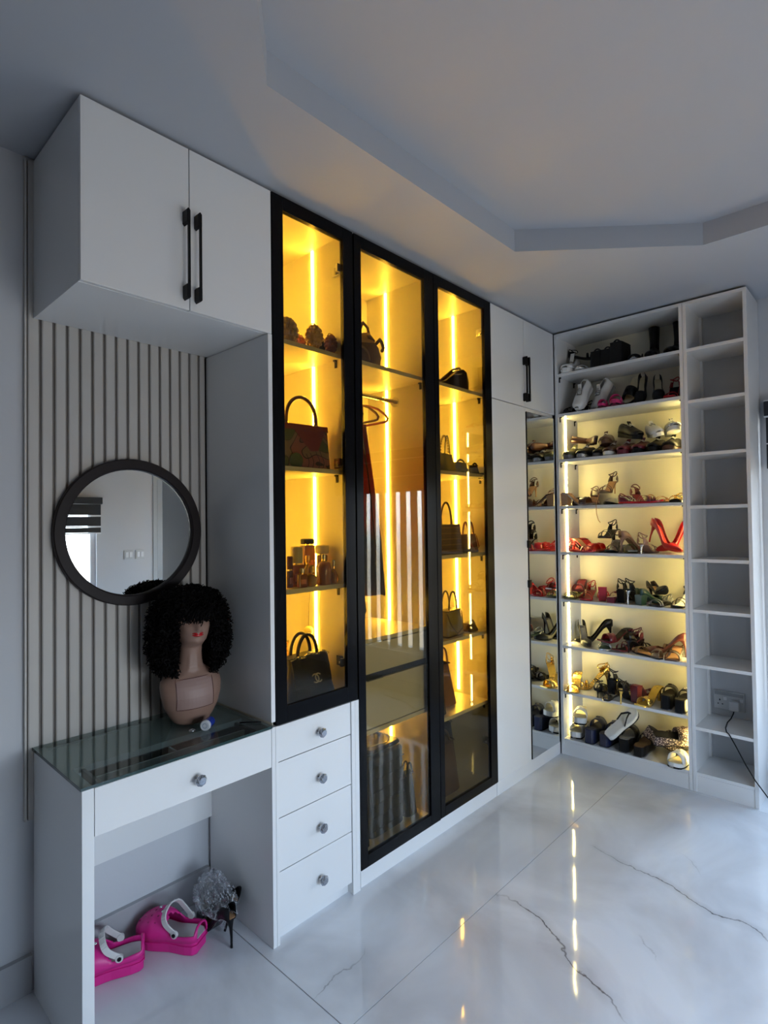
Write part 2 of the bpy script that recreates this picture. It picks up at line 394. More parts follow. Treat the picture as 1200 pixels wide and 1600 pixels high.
# ================================================================ hardware builders
def bar_handle(y, z0, z1, x0, parent, side):
    """black bow handle; side = +1 grip bar sits on the +y edge"""
    w = .0125; mb = MB()
    for a, b in ((z0, z0+.05), (z1-.05, z1)):
        prof = [(y-w/2, a+.006), (y-w/2+.005, a), (y+w/2-.005, a), (y+w/2, a+.006), (y+w/2, b-.006), (y+w/2-.005, b), (y-w/2+.005, b), (y-w/2, b-.006)]
        mb.loft([[(x0, p, q) for p, q in prof], [(x0+.030, p, q) for p, q in prof]])
    yb = y + side*w/2
    mb.box(x0+.018, yb - side*.0055, z0+.04, x0+.0295, yb, z1-.04)
    return build(mb, 'handle', M['matte_black'], parent, bevel=.001)
def crystal_knob(x, y, z, parent, r=.019):
    k = build(MB().lathe([(.009,0),(.009,.002),(.005,.004),(.0045,.014),(.008,.016)], 14).xf(Matrix.Translation((x,y,z)) @ Matrix.Rotation(PI/2, 4, 'Y')), 'knob', M['chrome'], parent, smooth=True)
    n = 8
    rings = [[(rr*math.cos(2*PI*(i+o*.5)/n), rr*math.sin(2*PI*(i+o*.5)/n), zz) for i in range(n)] for o, (rr, zz) in enumerate(((.006,.016),(r*.9,.020),(r,.027),(r*.62,.034)))]
    build(MB().loft(rings).xf(Matrix.Translation((x,y,z)) @ Matrix.Rotation(PI/2, 4, 'Y')), 'crystal', M['crystal'], k)
    return k
def hinge(y, z, parent):
    mb = B(-.075, y-.012, z-.02, -.035, y, z+.02).tube([(-.06,y-.008,z-.012),(-.035,y-.028,z),(-.022,y-.02,z+.006)], .006, 6).box(-.03, y-.034, z-.016, -.019, y-.006, z+.016)
    return build(mb, 'hinge', M['chrome'], parent)
# ================================================================ wall cabinet over the vanity
wc = thing('wall_cabinet', 'white two-door cabinet hung under the ceiling above the vanity', 'cabinet', (-.21, -2.543, 2.178))
build(B(XL+.017, -2.864, 2.178, -.019, -2.223, 2.70), 'body', M['lam'], wc, bevel=.001)
for y0, y1, hy, sd in ((-2.864, -2.5405, -2.5565, 1), (-2.5375, -2.223, -2.517, 1)):
    dd = build(B(-.0175, y0, 2.178, .0, y1, 2.70), 'door', M['lam'], wc, bevel=.0012)
    bar_handle(hy, 2.204, 2.492, .0, dd, sd)

# ================================================================ wardrobe run
XB = XL + .001
def carcass(t, y0, y1, z0, z1, mt, wide_front=False):
    build(B(XB+.006, y0, z0, -.0195, y0+.018, z1), 'side_panel', mt, t, bevel=.0008)
    build(B(XB+.006, y1-.018, z0, -.0195, y1, z1), 'side_panel', mt, t, bevel=.0008)
    build(B(XB, y0, z0, XB+.006, y1, z1), 'back_panel', mt, t)
    build(B(XB+.006, y0+.018, z1-.018, -.0195, y1-.018, z1), 'top_panel', mt, t)
def l_bracket(ax, a, b, z, sd, parent):
    """small black clip under a shelf: plate on the side panel with a lug; panel face at b, pointing sd"""
    prof = [(0, 0), (.012, 0), (.012, -.005), (.004, -.008), (.004, -.032), (0, -.032)]
    if ax == 'y': rings = [[(a+q, b+sd*u, z-.018+v) for u, v in prof] for q in (-.006, .006)]
    else: rings = [[(b+sd*u, a+q, z-.018+v) for u, v in prof] for q in (-.006, .006)]
    return build(MB().loft(rings), 'bracket', M['matte_black'], parent)
def shelf(t, y0, y1, z, mt=None, xf=-.04, br=True, name='shelf'):
    s = build(B(XB+.006, y0, z-.018, xf, y1, z), name, mt or M['inner'], t, bevel=.0008)
    if br:
        for q, sd in ((y1, -1), (y0, 1)): l_bracket('y', -.07, q, z, sd, s)
    return s
def led(t, x, y, z0, z1, mt, w=.013):
    """slim strip let into a side panel facing -y"""
    return build(B(x-w/2, y-.0045, z0, x+w/2, y-.0005, z1), 'led_strip', mt, t)
def glass_door(t, y0, y1, z0, z1, g):
    """black framed door; g = glass opening y0,y1,z0,z1"""
    a0, a1, b0, b1 = g
    fr = MB().box(-.018, y0, z0, .002, a0, z1).box(-.018, a1, z0, .002, y1, z1).box(-.018, a0, z0, .002, a1, b0).box(-.018, a0, b1, .002, a1, z1)
    f = build(fr, 'door', M['black'], t, bevel=.0012)
    build(B(-.0085, a0, b0, -.0045, a1, b1), 'glass_pane', M['tint'], f)
    return f
# -- display cabinet (left)
c1 = thing('display_cabinet', 'narrow yellow-lit display cabinet with black glass door standing above the drawers', 'cabinet', (-.22, -2.025, .772), 'glass-door cabinets')
Y0, Y1 = -2.222, -1.830
carcass(c1, Y0, Y1, .772, 2.70, M['inner'])
build(B(XB+.006, Y0-.0175, .79, -.0, Y0-.0005, 2.176), 'outer_panel', M['lam'], c1, label='white outer side panel')
build(B(XB+.006, Y0+.018, .772, -.0195, Y1-.018, .80), 'bottom_panel', M['inner'], c1)
for z in (2.190, 1.711, 1.246): shelf(c1, Y0+.018, Y1-.018, z)
led(c1, -.214, Y1-.018, .82, 2.68, M['led']); led(c1, -.37, Y0+.023, .82, 2.68, M['led'])
f = glass_door(c1, -2.2195, -1.8145, .774, 2.70, (-2.170, -1.869, .835, 2.648))
for z in (2.54, 1.74, .93): hinge(Y1-.018, z, f)
# -- drawer unit below it
du = thing('drawer_unit', 'white four-drawer unit with crystal knobs below the left display cabinet', 'drawers', (-.22, -2.025, 0))
build(B(XB+.006, Y0, .0, -.0, Y0+.012, .771), 'side_panel', M['lam'], du, bevel=.001)
build(B(XB+.006, Y1-.020, .0, -.0, Y1, .771), 'side_panel', M['lam'], du, bevel=.001)
build(B(XB+.006, Y0+.012, .045, -.03, Y1-.020, .765), 'body', M['lam'], du)
build(B(-.05, Y0+.012, .0, -.032, Y1-.020, .045), 'kickboard', M['lam'], du)
for z0, z1, kz in ((.6415, .768, .699), (.4425, .6385, .527), (.2535, .4395, .340), (.050, .2505, .146)):
    dr = build(B(-.0245, Y0+.0135, z0, -.0045, Y1-.0215, z1), 'drawer', M['lam'], du, bevel=.0012)
    crystal_knob(-.0045, -2.019, kz, dr)
# -- middle wardrobe
c2 = thing('glass_wardrobe', 'middle black-framed glass wardrobe with hanging rod and two inner drawers', 'wardrobe', (-.22, -1.55, 0), 'glass-door cabinets')
Y0, Y1 = -1.8295, -1.2725
carcass(c2, Y0, Y1, .075, 2.70, M['inner'])
build(B(XB+.006, Y0, 0, -.001, Y0+.02, .0745).box(-.0194, Y0, .0745, -.0005, Y0+.0215, .77), 'front_edge', M['lam'], c2)
shelf(c2, Y0+.018, Y1-.018, 2.193); shelf(c2, Y0+.018, Y1-.018, .995, br=False, name='deck'); shelf(c2, Y0+.018, Y1-.018, .606, br=False, name='drawer_base'); shelf(c2, Y0+.018, Y1-.018, .094, br=False, name='bottom_panel', xf=-.025)
for z0, z1 in ((.845, .972), (.612, .815)):
    dr = build(B(-.058, Y0+.021, z0, -.04, Y1-.021, z1), 'drawer', M['lam'], c2, bevel=.001)
    build(B(-.060, -1.72, z1, -.036, -1.62, z1+.004), 'finger_pull', M['chrome'], dr)
build(B(XB+.02, Y0+.03, .62, -.062, Y1-.03, .80), 'drawer_box', M['inner'], c2)
build(B(-.080, Y0+.019, .805, -.0625, Y1-.019, .86), 'gap_shade_strip', M['matte_black'], c2, label='added dark strip that shades the gap between the drawers')  # added black strip: blocks the LED glow so the gap reads as shade
build(B(-.080, Y0+.019, .955, -.0625, Y1-.019, .976), 'gap_shade_strip', M['matte_black'], c2, label='added dark strip that shades the gap under the deck')  # same kind of added light blocker, darkening the gap below the deck
led(c2, -.296, Y1-.018, .11, 2.68, M['led']); led(c2, -.38, Y0+.023, .11, 2.68, M['led'])
rod = build(MB().cyl((-.235, Y0+.02, 2.105), (-.235, Y1-.02, 2.105), .0104, 16), 'hanging_rod', M['chrome'], c2, smooth=True)
build(MB().cyl((-.235, Y1-.026, 2.105), (-.235, Y1-.018, 2.105), .024, 18), 'flange', M['chrome'], rod)
f = glass_door(c2, -1.8065, -1.2725, .075, 2.70, (-1.766, -1.344, .125, 2.648))
# -- right wardrobe
c3 = thing('glass_wardrobe', 'right-hand black-framed glass wardrobe with four shelves of handbags', 'wardrobe', (-.22, -1.01, 0), 'glass-door cabinets')
Y0, Y1 = -1.272, -.760
carcass(c3, Y0, Y1, .075, 2.70, M['inner'])
for z in (2.197, 1.752, 1.325, .898, .520): shelf(c3, Y0+.018, Y1-.018, z)
shelf(c3, Y0+.018, Y1-.018, .094, br=False, name='bottom_panel', xf=-.025)
led(c3, -.238, Y1-.018, .54, 2.68, M['led']); led(c3, -.37, Y0+.023, .54, 2.68, M['led'])
f = glass_door(c3, -1.2695, -.7615, .078, 2.70, (-1.235, -.825, .125, 2.648))
for z in (2.54, 1.74, .3): hinge(Y1-.018, z, f)
# -- white wardrobe with mirror door
c4 = thing('white_wardrobe', 'white corner wardrobe with one plain tall door and one mirrored door', 'wardrobe', (-.22, -.38, 0))
Y0, Y1 = -.7595, -.001
build(B(XB, Y0, .075, -.020, Y1, 2.70), 'body', M['lam'], c4)
for y0, y1, hy, sd in ((Y0, -.3985, -.4075, 1), (-.3955, -.012, -.3765, 1)):
    dd = build(B(-.019, y0, 2.176, .0, y1, 2.70), 'upper_door', M['gloss'], c4, bevel=.0012)
    bar_handle(hy, 2.205, 2.472, .0, dd, sd)
build(B(-.019, Y0, .078, .0, -.3885, 2.170), 'tall_door', M['gloss'], c4, bevel=.0012)
md = build(B(-.019, -.376, .078, -.001, -.022, 2.150), 'mirror_door', M['matte_black'], c4)
build(B(-.0008, -.374, .080, .001, -.024, 2.148), 'mirror_glass', M['mirror'], md)
for z in (1.355, 1.12): build(B(-.001, -.3985, z-.022, .014, -.374, z+.022), 'clip', M['matte_black'], c4)
# plinth under the wardrobes
pl = build(B(-.4, -1.80, 0, -.008, -.762, .0735), 'plinth', M['lam'], bevel=.001); tag(pl, 'low white plinth board running along under the black glass wardrobes', 'plinth')
pl = build(B(-.4, -.7605, 0, -.006, -.002, .0745), 'plinth', M['lam'], bevel=.001); tag(pl, 'low white plinth board under the plain and mirrored corner doors', 'plinth')

# ================================================================ shoe rack
RD = .295
sr = thing('shoe_rack', 'wide white open shoe rack with warm-lit shelves across the far wall', 'shelf', (.38, .15, 0))
YW = YB - .0005
for x0, x1 in ((.0005, .0185), (.745, .763)): build(B(x0, 0, 0, x1, YW, 2.70), 'side_panel', M['lam'], sr, bevel=.0008)
build(B(.0185, YW-.008, .075, .745, YW, 2.70), 'back_panel', M['inner'], sr)
build(B(.0185, .0, 2.682, .745, YW-.008, 2.70), 'top_panel', M['lam'], sr)
RZ = [2.440, 2.181, 1.886, 1.586, 1.291, .989, .694, .403, .102]
for z in RZ:
    s = build(B(.0185, .003, z-.018, .745, YW-.008, z), 'shelf', M['lam'], sr, bevel=.0008)
    if z > .2:
        for a, b, sd in ((.03, .0185, 1), (.245, .0185, 1), (.03, .745, -1)): l_bracket('x', a, b, z, sd, s)
build(B(.0185, .004, 0, .745, .02, .083), 'plinth', M['lam'], sr)
for xx in (.0190, .7405): build(B(xx, .0985, .105, xx+.004, .1095, 2.162), 'led_strip', M['led2'], sr)
# narrow open tower
nt_ = thing('narrow_shelf_tower', 'narrow empty white shelf tower at the right end of the shoe rack', 'shelf', (.92, .15, 0))
for x0, x1 in ((.7645, .7825), (1.053, 1.071)): build(B(x0, -.001, 0, x1, YW, 2.70), 'side_panel', M['lam'], nt_, bevel=.0008)
build(B(.7825, 0, 2.682, 1.053, YW, 2.70), 'top_panel', M['lam'], nt_)
for z in (2.438, 2.150, 1.855, 1.566, 1.272, .995, .695, .354, .107): build(B(.7825, .002, z-.018, 1.053, YW-.002, z), 'shelf', M['lam'], nt_, bevel=.0008)
build(B(.7825, .003, 0, 1.053, .02, .088), 'plinth', M['lam'], nt_)
build(B(.7825, YW-.03, .11, .795, YW-.002, 2.68), 'corner_batten', M['lam'], nt_)
# socket with plug and cable
so = thing('wall_socket', 'grey double wall socket behind the narrow shelf tower', 'socket', (.885, YW, .395))
build(B(.808, YW-.010, .392, .962, YW, .498), 'face_plate', M['socket'], so, bevel=.002)
build(B(.813, YW-.0135, .474, .957, YW-.010, .492), 'top_strip', cm((.30,.31,.32)), so)
for x in (.845, .925):
    build(B(x-.009, YW-.0115, .440, x-.004, YW-.010, .450).box(x-.018, YW-.0115, .420, x-.011, YW-.010, .425).box(x+.004, YW-.0115, .420, x+.011, YW-.010, .425), 'socket_hole', M['matte_black'], so)
    build(B(x+.014, YW-.014, .448, x+.030, YW-.010, .466), 'switch_rocker', M['alu'], so)
pg = thing('power_plug', 'pale square plug pushed into the right half of the wall socket, with black lead', 'plug', (.915, YW-.05, .40))
build(B(.893, YW-.052, .400, .943, YW-.0145, .455), 'plug_body', M['socket'], pg, bevel=.006)
c = MB().tube([(.915,.262,.402),(.912,.255,.385),(.905,.23,.364),(.90,.17,.3585),(.912,.07,.3585),(.930,.005,.3585),(.945,-.006,.352),(.975,-.012,.30),(1.02,-.025,.22),(1.06,-.03,.155),(1.12,-.02,.07),(1.18,.0,.02),(1.26,.05,.0045),(1.40,.12,.0045),(1.7,.16,.0045)], .0032, 6)
build(c, 'power_lead', M['matte_black'], pg, smooth=True)

# ================================================================ vanity desk
vd = thing('vanity_desk', 'white vanity desk with green-tinted glass top and one shallow drawer', 'desk', (-.21, -2.545, 0))
build(B(XL+.0165, -2.864, 0, .0, -2.832, .772), 'side_panel', M['lam'], vd, bevel=.0012)
build(B(XL+.0165, -2.2385, 0, .0, -2.2228, .772), 'side_panel', M['lam'], vd, bevel=.0012)
build(B(XL+.0165, -2.832, .325, XL+.03, -2.2385, .765), 'back_panel', M['lam'], vd)
gt = build(B(XL+.0165, -2.868, .7725, .006, -2.2405, .7805), 'glass_top', M['desk_glass'], vd)
build(B(.0062, -2.868, .7723, .0072, -2.2405, .7807).box(XL+.0165, -2.8692, .7723, .0062, -2.8682, .7807), 'glass_edge', mat('dark_green_glass_edge', (.01,.035,.03), .15), gt)
build(B(XL+.03, -2.832, .745, -.19, -2.2385, .763), 'fixed_top', M['lam'], vd)
dr = build(B(-.018, -2.8305, .634, -.0, -2.2400, .768), 'drawer', M['lam'], vd, bevel=.0012)
build(B(-.19, -2.80, .66, -.018, -2.26, .668).box(-.19, -2.80, .668, -.018, -2.79, .755).box(-.19, -2.27, .668, -.018, -2.26, .755).box(-.19, -2.79, .668, -.182, -2.27, .744).box(-.03, -2.79, .668, -.0185, -2.27, .755), 'drawer_tray', cm((.10,.10,.10)), dr)
build(B(-.13, -2.79, .668, -.122, -2.27, .745).box(-.182, -2.53, .668, -.13, -2.524, .745), 'tray_divider', M['lam'], dr)
crystal_knob(0, -2.524, .692, dr)
# ================================================================ round mirror
rm = thing('round_mirror', 'round wall mirror in a wide near-black wooden frame above the vanity', 'mirror', (XL+.03, -2.542, 1.206))
cy, cz = -2.549, 1.47
prof = [(.262, 0), (.265, .004), (.265, .026), (.262, .03), (.232, .03), (.228, .026), (.226, .012)]
rings = [[(XL+.016+d, cy + r*math.cos(a), cz + r*math.sin(a)) for r, d in prof] for a in [2*PI*k/72 for k in range(72)]]
build(MB().loft(rings, closed=True, wrap=True), 'frame', M['wood_dark'], rm, smooth=False)
build(MB().cyl((XL+.026, cy, cz), (XL+.029, cy, cz), .2275, 72), 'mirror_glass', M['mirror'], rm)
build(MB().tube([(XL+.030, cy+.2275*math.cos(2*PI*k/72), cz+.2275*math.sin(2*PI*k/72)) for k in range(72)], .0012, 5, closed=True), 'bevel_ring', M['chrome'], rm)
# ================================================================ footwear
# local frame: toe +x, width y, sole at z=0, origin under the middle of the shoe; L = .245
LS = .245
def lerp(keys, t):
    for (a, p), (b, q) in zip(keys, keys[1:]):
        if t <= b: return p + (q-p) * (t-a) / max(b-a, 1e-9)
    return keys[-1][1]
WID = {'point': [(0,.014),(.04,.024),(.15,.028),(.4,.024),(.68,.037),(.84,.026),(.95,.012),(1,.002)],
       'round': [(0,.016),(.05,.027),(.18,.031),(.42,.028),(.7,.043),(.86,.039),(.95,.028),(1,.010)],
       'square':[(0,.018),(.05,.028),(.18,.031),(.42,.029),(.7,.042),(.88,.041),(.97,.036),(1,.031)],
       'wide':  [(0,.022),(.05,.034),(.18,.038),(.42,.037),(.7,.049),(.86,.046),(.95,.034),(1,.016)]}
def zs(t, h, fh=0):
    """height of the top of the sole; h heel height, fh height under the ball"""
    if t < .12: return h
    if t < .62:
        u = (t-.12)/.5; return fh + (h-fh)*(1-u*u*(3-2*u))
    return fh + .010*max(0, (t-.72)/.28)**2
TT = [0,.02,.05,.1,.16,.24,.32,.4,.48,.56,.64,.72,.8,.87,.93,.97,1]
X_ = lambda t: (t-.5)*LS
def sole_mb(h, wid, th=.006, fh=.006, flat=False, grow=0):
    rings = []
    for t in TT:
        w = lerp(WID[wid], t) + grow; z = zs(t, h, fh); zb = 0 if flat else z-th
        if flat and t > .9: zb = (t-.9)*.06
        rings.append([(X_(t), -w, z), (X_(t), w, z), (X_(t), w*.97, zb), (X_(t), -w*.97, zb)])
    return MB().loft(rings)
def upper_mb(h, wid, H, t0=0, t1=1, op=None, fh=.006, n=14, grow=.001, pw=.75, ts=None):
    """arched skin over the sole between t0 and t1; op(t,a)->True where it is open"""
    ts = ts or [t0+(t1-t0)*k/16 for k in range(17)]
    vs = []; fs = []
    for t in ts:
        w = lerp(WID[wid], t) + grow; z = zs(t, h, fh); Ht = H(t)
        for k in range(n+1):
            th = PI*k/n
            vs.append((X_(t), -w*math.cos(th)*(1+.05*math.sin(th)), z + Ht*max(math.sin(th), 0)**pw))
    for i in range(len(ts)-1):
        for k in range(n):
            if op and op((ts[i]+ts[i+1])/2, (k+.5)/n): continue
            a = i*(n+1)+k; fs.append((a, a+1, a+n+2, a+n+1))
    return MB().add(vs, fs)
def band(h, wid, t0, t1, H, fh=.006, skew=0, n=12):
    vs = []; fs = []; m = 3
    for j in range(m):
        for k in range(n+1):
            th = PI*k/n; t = t0+(t1-t0)*j/(m-1) + skew*math.cos(th)*-1
            t = min(max(t, 0), .99); w = lerp(WID[wid], t)+.0015; z = zs(t, h, fh)
            vs.append((X_(t), -w*math.cos(th), z-.003 + (H+.003)*max(math.sin(th), 0)**.8))
    for j in range(m-1):
        for k in range(n): a = j*(n+1)+k; fs.append((a, a+1, a+n+2, a+n+1))
    return MB().add(vs, fs)
def heel_mb(h, kind):
    if kind == 'stiletto':
        return MB().loft([[(X_(.02)+x0+r*math.cos(a)*1.1, r*math.sin(a), z) for a in [2*PI*k/10 for k in range(10)]] for z, r, x0 in
                          ((0,.0052,.004),(.006,.0048,.004),(h*.35,.0048,.004),(h*.65,.007,.008),(h*.85,.014,.014),(h-.003,.0225,.022))])
    if kind == 'flare':
        return MB().loft([[(X_(.02)+x0+r*math.cos(a)*1.1, r*math.sin(a), z) for a in [2*PI*k/10 for k in range(10)]] for z, r, x0 in
                          ((0,.015,.012),(.006,.014,.012),(h*.4,.009,.012),(h*.7,.012,.014),(h-.003,.023,.022))])
    w0, w1 = (.024, .028) if kind == 'block' else (.016, .026)
    return MB().loft([[(X_(.0)+a, -w, z), (X_(.0)+b, -w, z), (X_(.0)+b, w, z), (X_(.0)+a, w, z)] for z, w, a, b in ((0,w0,.004,.046),(h*.5,w0+.001,.002,.050),(h-.004,w1,.001,.058))])
def ankle(h, z, r=.030, tk=.0034, x=.055, lean=.006):
    pts = [(X_(.02)+.030 - .034*math.cos(a) + lean, r*math.sin(a)*.9, h + z*.74 + .014*math.cos(a) + .006*math.sin(2*a)) for a in [2*PI*k/20 for k in range(20)]]
    return MB().tube(pts, tk, 5, closed=True)
BLK = (.012,.012,.014); WHT = (.72,.71,.68); RED = (.40,.008,.014); GLD = (.80,.52,.12); BRN = (.075,.03,.018); TAN = (.45,.25,.12); NVY = (.008,.012,.045)
MAR = (.13,.01,.02); GRY = (.17,.17,.18); PNK = (.55,.03,.14); OLV = (.09,.09,.03); CRM = (.62,.55,.36); TAU = (.22,.13,.11); GRN = (.01,.045,.035); SIL = (.55,.55,.57)
def new_root(nm):
    o = bpy.data.objects.new(nm, None); COL.objects.link(o); o.empty_display_size = .04; ORG[o] = Vector((0,0,0)); return o
def metalish(c): return c in (GLD, SIL)
def cmat(c, gloss=.35, coat=0): return cm(c, .25 if metalish(c) else gloss, .8 if metalish(c) else 0, coat)
def make(kind, c, c2=None, h=.09, ins=None):
    """one shoe; c main colour, c2 heel/strap/second colour, ins insole colour"""
    c2 = c2 or c; ins = ins or c2; A = cmat(c, .38, .05) if c == BLK else cmat(c, .3, .3); A2 = cmat(c2, .35, .1); I = cmat(ins, .6)
    if kind == 'pump':
        r = new_root('stiletto_pump'); build(sole_mb(h, 'point', .005), 'sole', A2, r)
        H = lambda t: lerp([(0,.056),(.1,.054),(.3,.036),(.55,.030),(.68,.040),(.85,.030),(.95,.018),(1,.006)], t)
        build(upper_mb(h, 'point', H, 0, 1, lambda t, a: .03 < t < .66 and .22 + .05*(t > .58) < a < .78 - .05*(t > .58)), 'upper', A, r, smooth=True, solid=.0016)
        build(heel_mb(h, 'stiletto'), 'heel', A, r, smooth=True)
        build(sole_mb(h+.001, 'point', .0015, .0075, grow=-.003), 'insole', I, r)
    elif kind == 'courtblock':
        r = new_root('block_heel_pump'); build(sole_mb(h, 'round', .006), 'sole', A2, r)
        H = lambda t: lerp([(0,.055),(.1,.054),(.3,.038),(.5,.034),(.66,.046),(.85,.036),(.95,.024),(1,.008)], t)
        build(upper_mb(h, 'round', H, 0, 1, lambda t, a: .03 < t < .60 and .22 < a < .78), 'upper', A, r, smooth=True, solid=.002)
        build(heel_mb(h, 'block'), 'heel', A, r); build(sole_mb(h+.001, 'round', .0015, .0075, grow=-.003), 'insole', I, r)
    elif kind in ('sandal', 'sandalblock', 'sandalflare'):
        r = new_root('strappy_sandal'); wd = 'square' if kind == 'sandalblock' else 'round'
        build(sole_mb(h, wd, .007), 'sole', A, r); build(sole_mb(h+.001, wd, .0015, .0075, grow=-.003), 'insole', I, r)
        build(heel_mb(h, {'sandal':'stiletto','sandalblock':'block','sandalflare':'flare'}[kind]), 'heel', A2, r, smooth=kind != 'sandalblock')
        build(band(h, wd, .72, .79, .034), 'strap', A, r, smooth=True, solid=.0018)
        build(band(h, wd, .60, .65, .045, skew=.04), 'strap', A, r, smooth=True, solid=.0018)
        build(ankle(h, .062), 'ankle_strap', A, r, smooth=True)
        build(upper_mb(h, wd, lambda t: lerp([(0,.052),(.12,.050),(.2,.022)], t), 0, .2, lambda t, a: t > .03 and .2 < a < .8), 'heel_strap', A, r, smooth=True, solid=.0016)
        build(MB().tube([(X_(.16)+.006*math.cos(a), .033, h+.044+.006*math.sin(a)) for a in [2*PI*k/8 for k in range(8)]], .0013, 4, closed=True), 'buckle', M['gold'], r)
    elif kind in ('mule', 'muleflare'):
        r = new_root('open_toe_mule'); build(sole_mb(h, 'square', .008), 'sole', A, r); build(sole_mb(h+.001, 'square', .0015, .0075, grow=-.002), 'insole', I, r)
        build(heel_mb(h, 'block' if kind == 'mule' else 'flare'), 'heel', A2, r, smooth=kind != 'mule')
        build(band(h, 'square', .60, .82, .042), 'strap', A, r, smooth=True, solid=.0025)
        k = build(MB().ell((X_(.72), 0, zs(.72, h)+.047), (.014, .012, .007)), 'knot', A, r, smooth=True)
    elif kind == 'flat':
        r = new_root('flat_sandal'); build(sole_mb(.012, 'round', .010, .010), 'sole', A2, r); build(sole_mb(.0135, 'round', .002, .0115, grow=-.002), 'insole', I, r)
        build(band(.012, 'round', .66, .74, .030, .012), 'strap', A, r, smooth=True, solid=.002)
        build(band(.012, 'round', .78, .82, .024, .012), 'strap', A, r, smooth=True, solid=.002)
        build(ankle(.01, .045, .030), 'ankle_strap', A, r, smooth=True)
        build(upper_mb(.012, 'round', lambda t: lerp([(0,.040),(.12,.038),(.2,.016)], t), 0, .2, lambda t, a: t > .03 and .2 < a < .8, .010), 'heel_strap', A, r, smooth=True, solid=.0016)
    elif kind in ('platform', 'thong', 'patterned'):
        r = new_root('platform_slide'); h0 = h
        body = mat('monogram_canvas_%d' % len(bpy.data.materials), (.30,.22,.20), .7) if kind == 'patterned' else A
        if kind == 'patterned':
            nt = body.node_tree; b = nt.nodes['Principled BSDF']; tc = nt.nodes.new('ShaderNodeTexCoord'); vo = nt.nodes.new('ShaderNodeTexVoronoi'); vo.inputs['Scale'].default_value = 85; vo.feature = 'DISTANCE_TO_EDGE'
            rr = nt.nodes.new('ShaderNodeValToRGB'); rr.color_ramp.elements[0].position = .10; rr.color_ramp.elements[0].color = (.03,.015,.02,1); rr.color_ramp.elements[1].position = .22; rr.color_ramp.elements[1].color = (.52,.42,.36,1)
            nt.links.new(tc.outputs['Object'], vo.inputs['Vector']); nt.links.new(vo.outputs['Distance'], rr.inputs[0]); nt.links.new(rr.outputs[0], b.inputs['Base Color'])
        build(sole_mb(h0, 'wide', 0, h0*.72, flat=True), 'platform', body, r, bevel=.002)
        build(sole_mb(.006, 'wide', 0, .006, flat=True, grow=.0015), 'outsole', cmat(BLK if c != BLK else GRY, .7), r)
        build(sole_mb(h0+.004, 'wide', .0035, h0*.72+.004, grow=-.003), 'insole', I, r)
        if kind == 'thong':
            for s in (-1, 1):
                build(MB().ribbon([(X_(.84), 0, h0*.72+.004), (X_(.80), s*.006, h0*.72+.022), (X_(.66), s*.028, h0*.76+.030), (X_(.48), s*.040, h0*.86)], (.3,0,1), .012, .004), 'strap', A2, r, smooth=True)
        else:
            build(band(h0, 'wide', .52, .84, .052, h0*.72), 'strap', body, r, smooth=True, solid=.004)
            build(MB().tube([(X_(.68)+.011*math.cos(a), .014*math.sin(a), h0*.8+.056) for a in [2*PI*k/12 for k in range(12)]], .0025, 5, closed=True), 'buckle', cmat(c2, .4), r)
    elif kind in ('sneaker', 'hightop'):
        r = new_root('sneaker'); hi = .045 if kind == 'hightop' else 0
        build(sole_mb(.030, 'wide', 0, .022, flat=True), 'sole', cmat(c2, .55), r, bevel=.002)
        H = lambda t: lerp([(0,.060+hi),(.1,.062+hi),(.3,.058+hi*.8),(.45,.062),(.6,.052),(.8,.036),(.93,.026),(1,.008)], t)
        build(upper_mb(.030, 'wide', H, .01, .995, lambda t, a: .05 < t < .60 and .34 < a < .66, .022, pw=.62), 'upper', A, r, smooth=True, solid=.004)
        build(MB().ribbon([(X_(.58), 0, .070), (X_(.48), 0, .084), (X_(.40), 0, .100+hi*.7), (X_(.35), 0, .112+hi)], (0,1,0), .030, .005), 'tongue', A, r)
        lc = cmat(WHT if c != WHT else GRY, .8)
        for t in (.44, .50, .56): build(MB().tube([(X_(t), -.020, .030+H(t)*.93), (X_(t)+.002, 0, .036+H(t)), (X_(t), .020, .030+H(t)*.93)], .0022, 5), 'lace', lc, r)
        build(MB().ribbon([(X_(.35), -.0385, .055), (X_(.45), -.040, .045), (X_(.62), -.046, .038)], (0,0,1), .010, .002), 'side_stripe', cmat(ins), r)
        build(MB().box(X_(0)-.004, -.014, .030, X_(0)+.004, .014, .070), 'heel_tab', cmat(ins), r, bevel=.002)
    elif kind == 'boot':
        r = new_root('ankle_boot'); build(sole_mb(h, 'round', .008), 'sole', cmat(BLK, .7), r); build(heel_mb(h, 'block'), 'heel', A2, r)
        H = lambda t: lerp([(0,.05),(.3,.062),(.5,.060),(.7,.045),(.9,.032),(1,.008)], t)
        build(upper_mb(h, 'round', H, 0, 1, lambda t, a: t < .36 and .3 < a < .7), 'upper', A, r, smooth=True, solid=.002)
        rings = []
        for q, (z, rx, ry, xo) in enumerate(((.03,.048,.030,.052),(.07,.044,.030,.046),(.12,.044,.033,.044),(.17,.048,.037,.046))):
            rings.append([(X_(0)+xo+rx*math.cos(a), ry*math.sin(a), h+z) for a in [2*PI*k/16 for k in range(16)]])
        build(MB().loft(rings, cap=False), 'shaft', A, r, smooth=True, solid=.003)
    return r
_proto = {}; n_shoes = 0
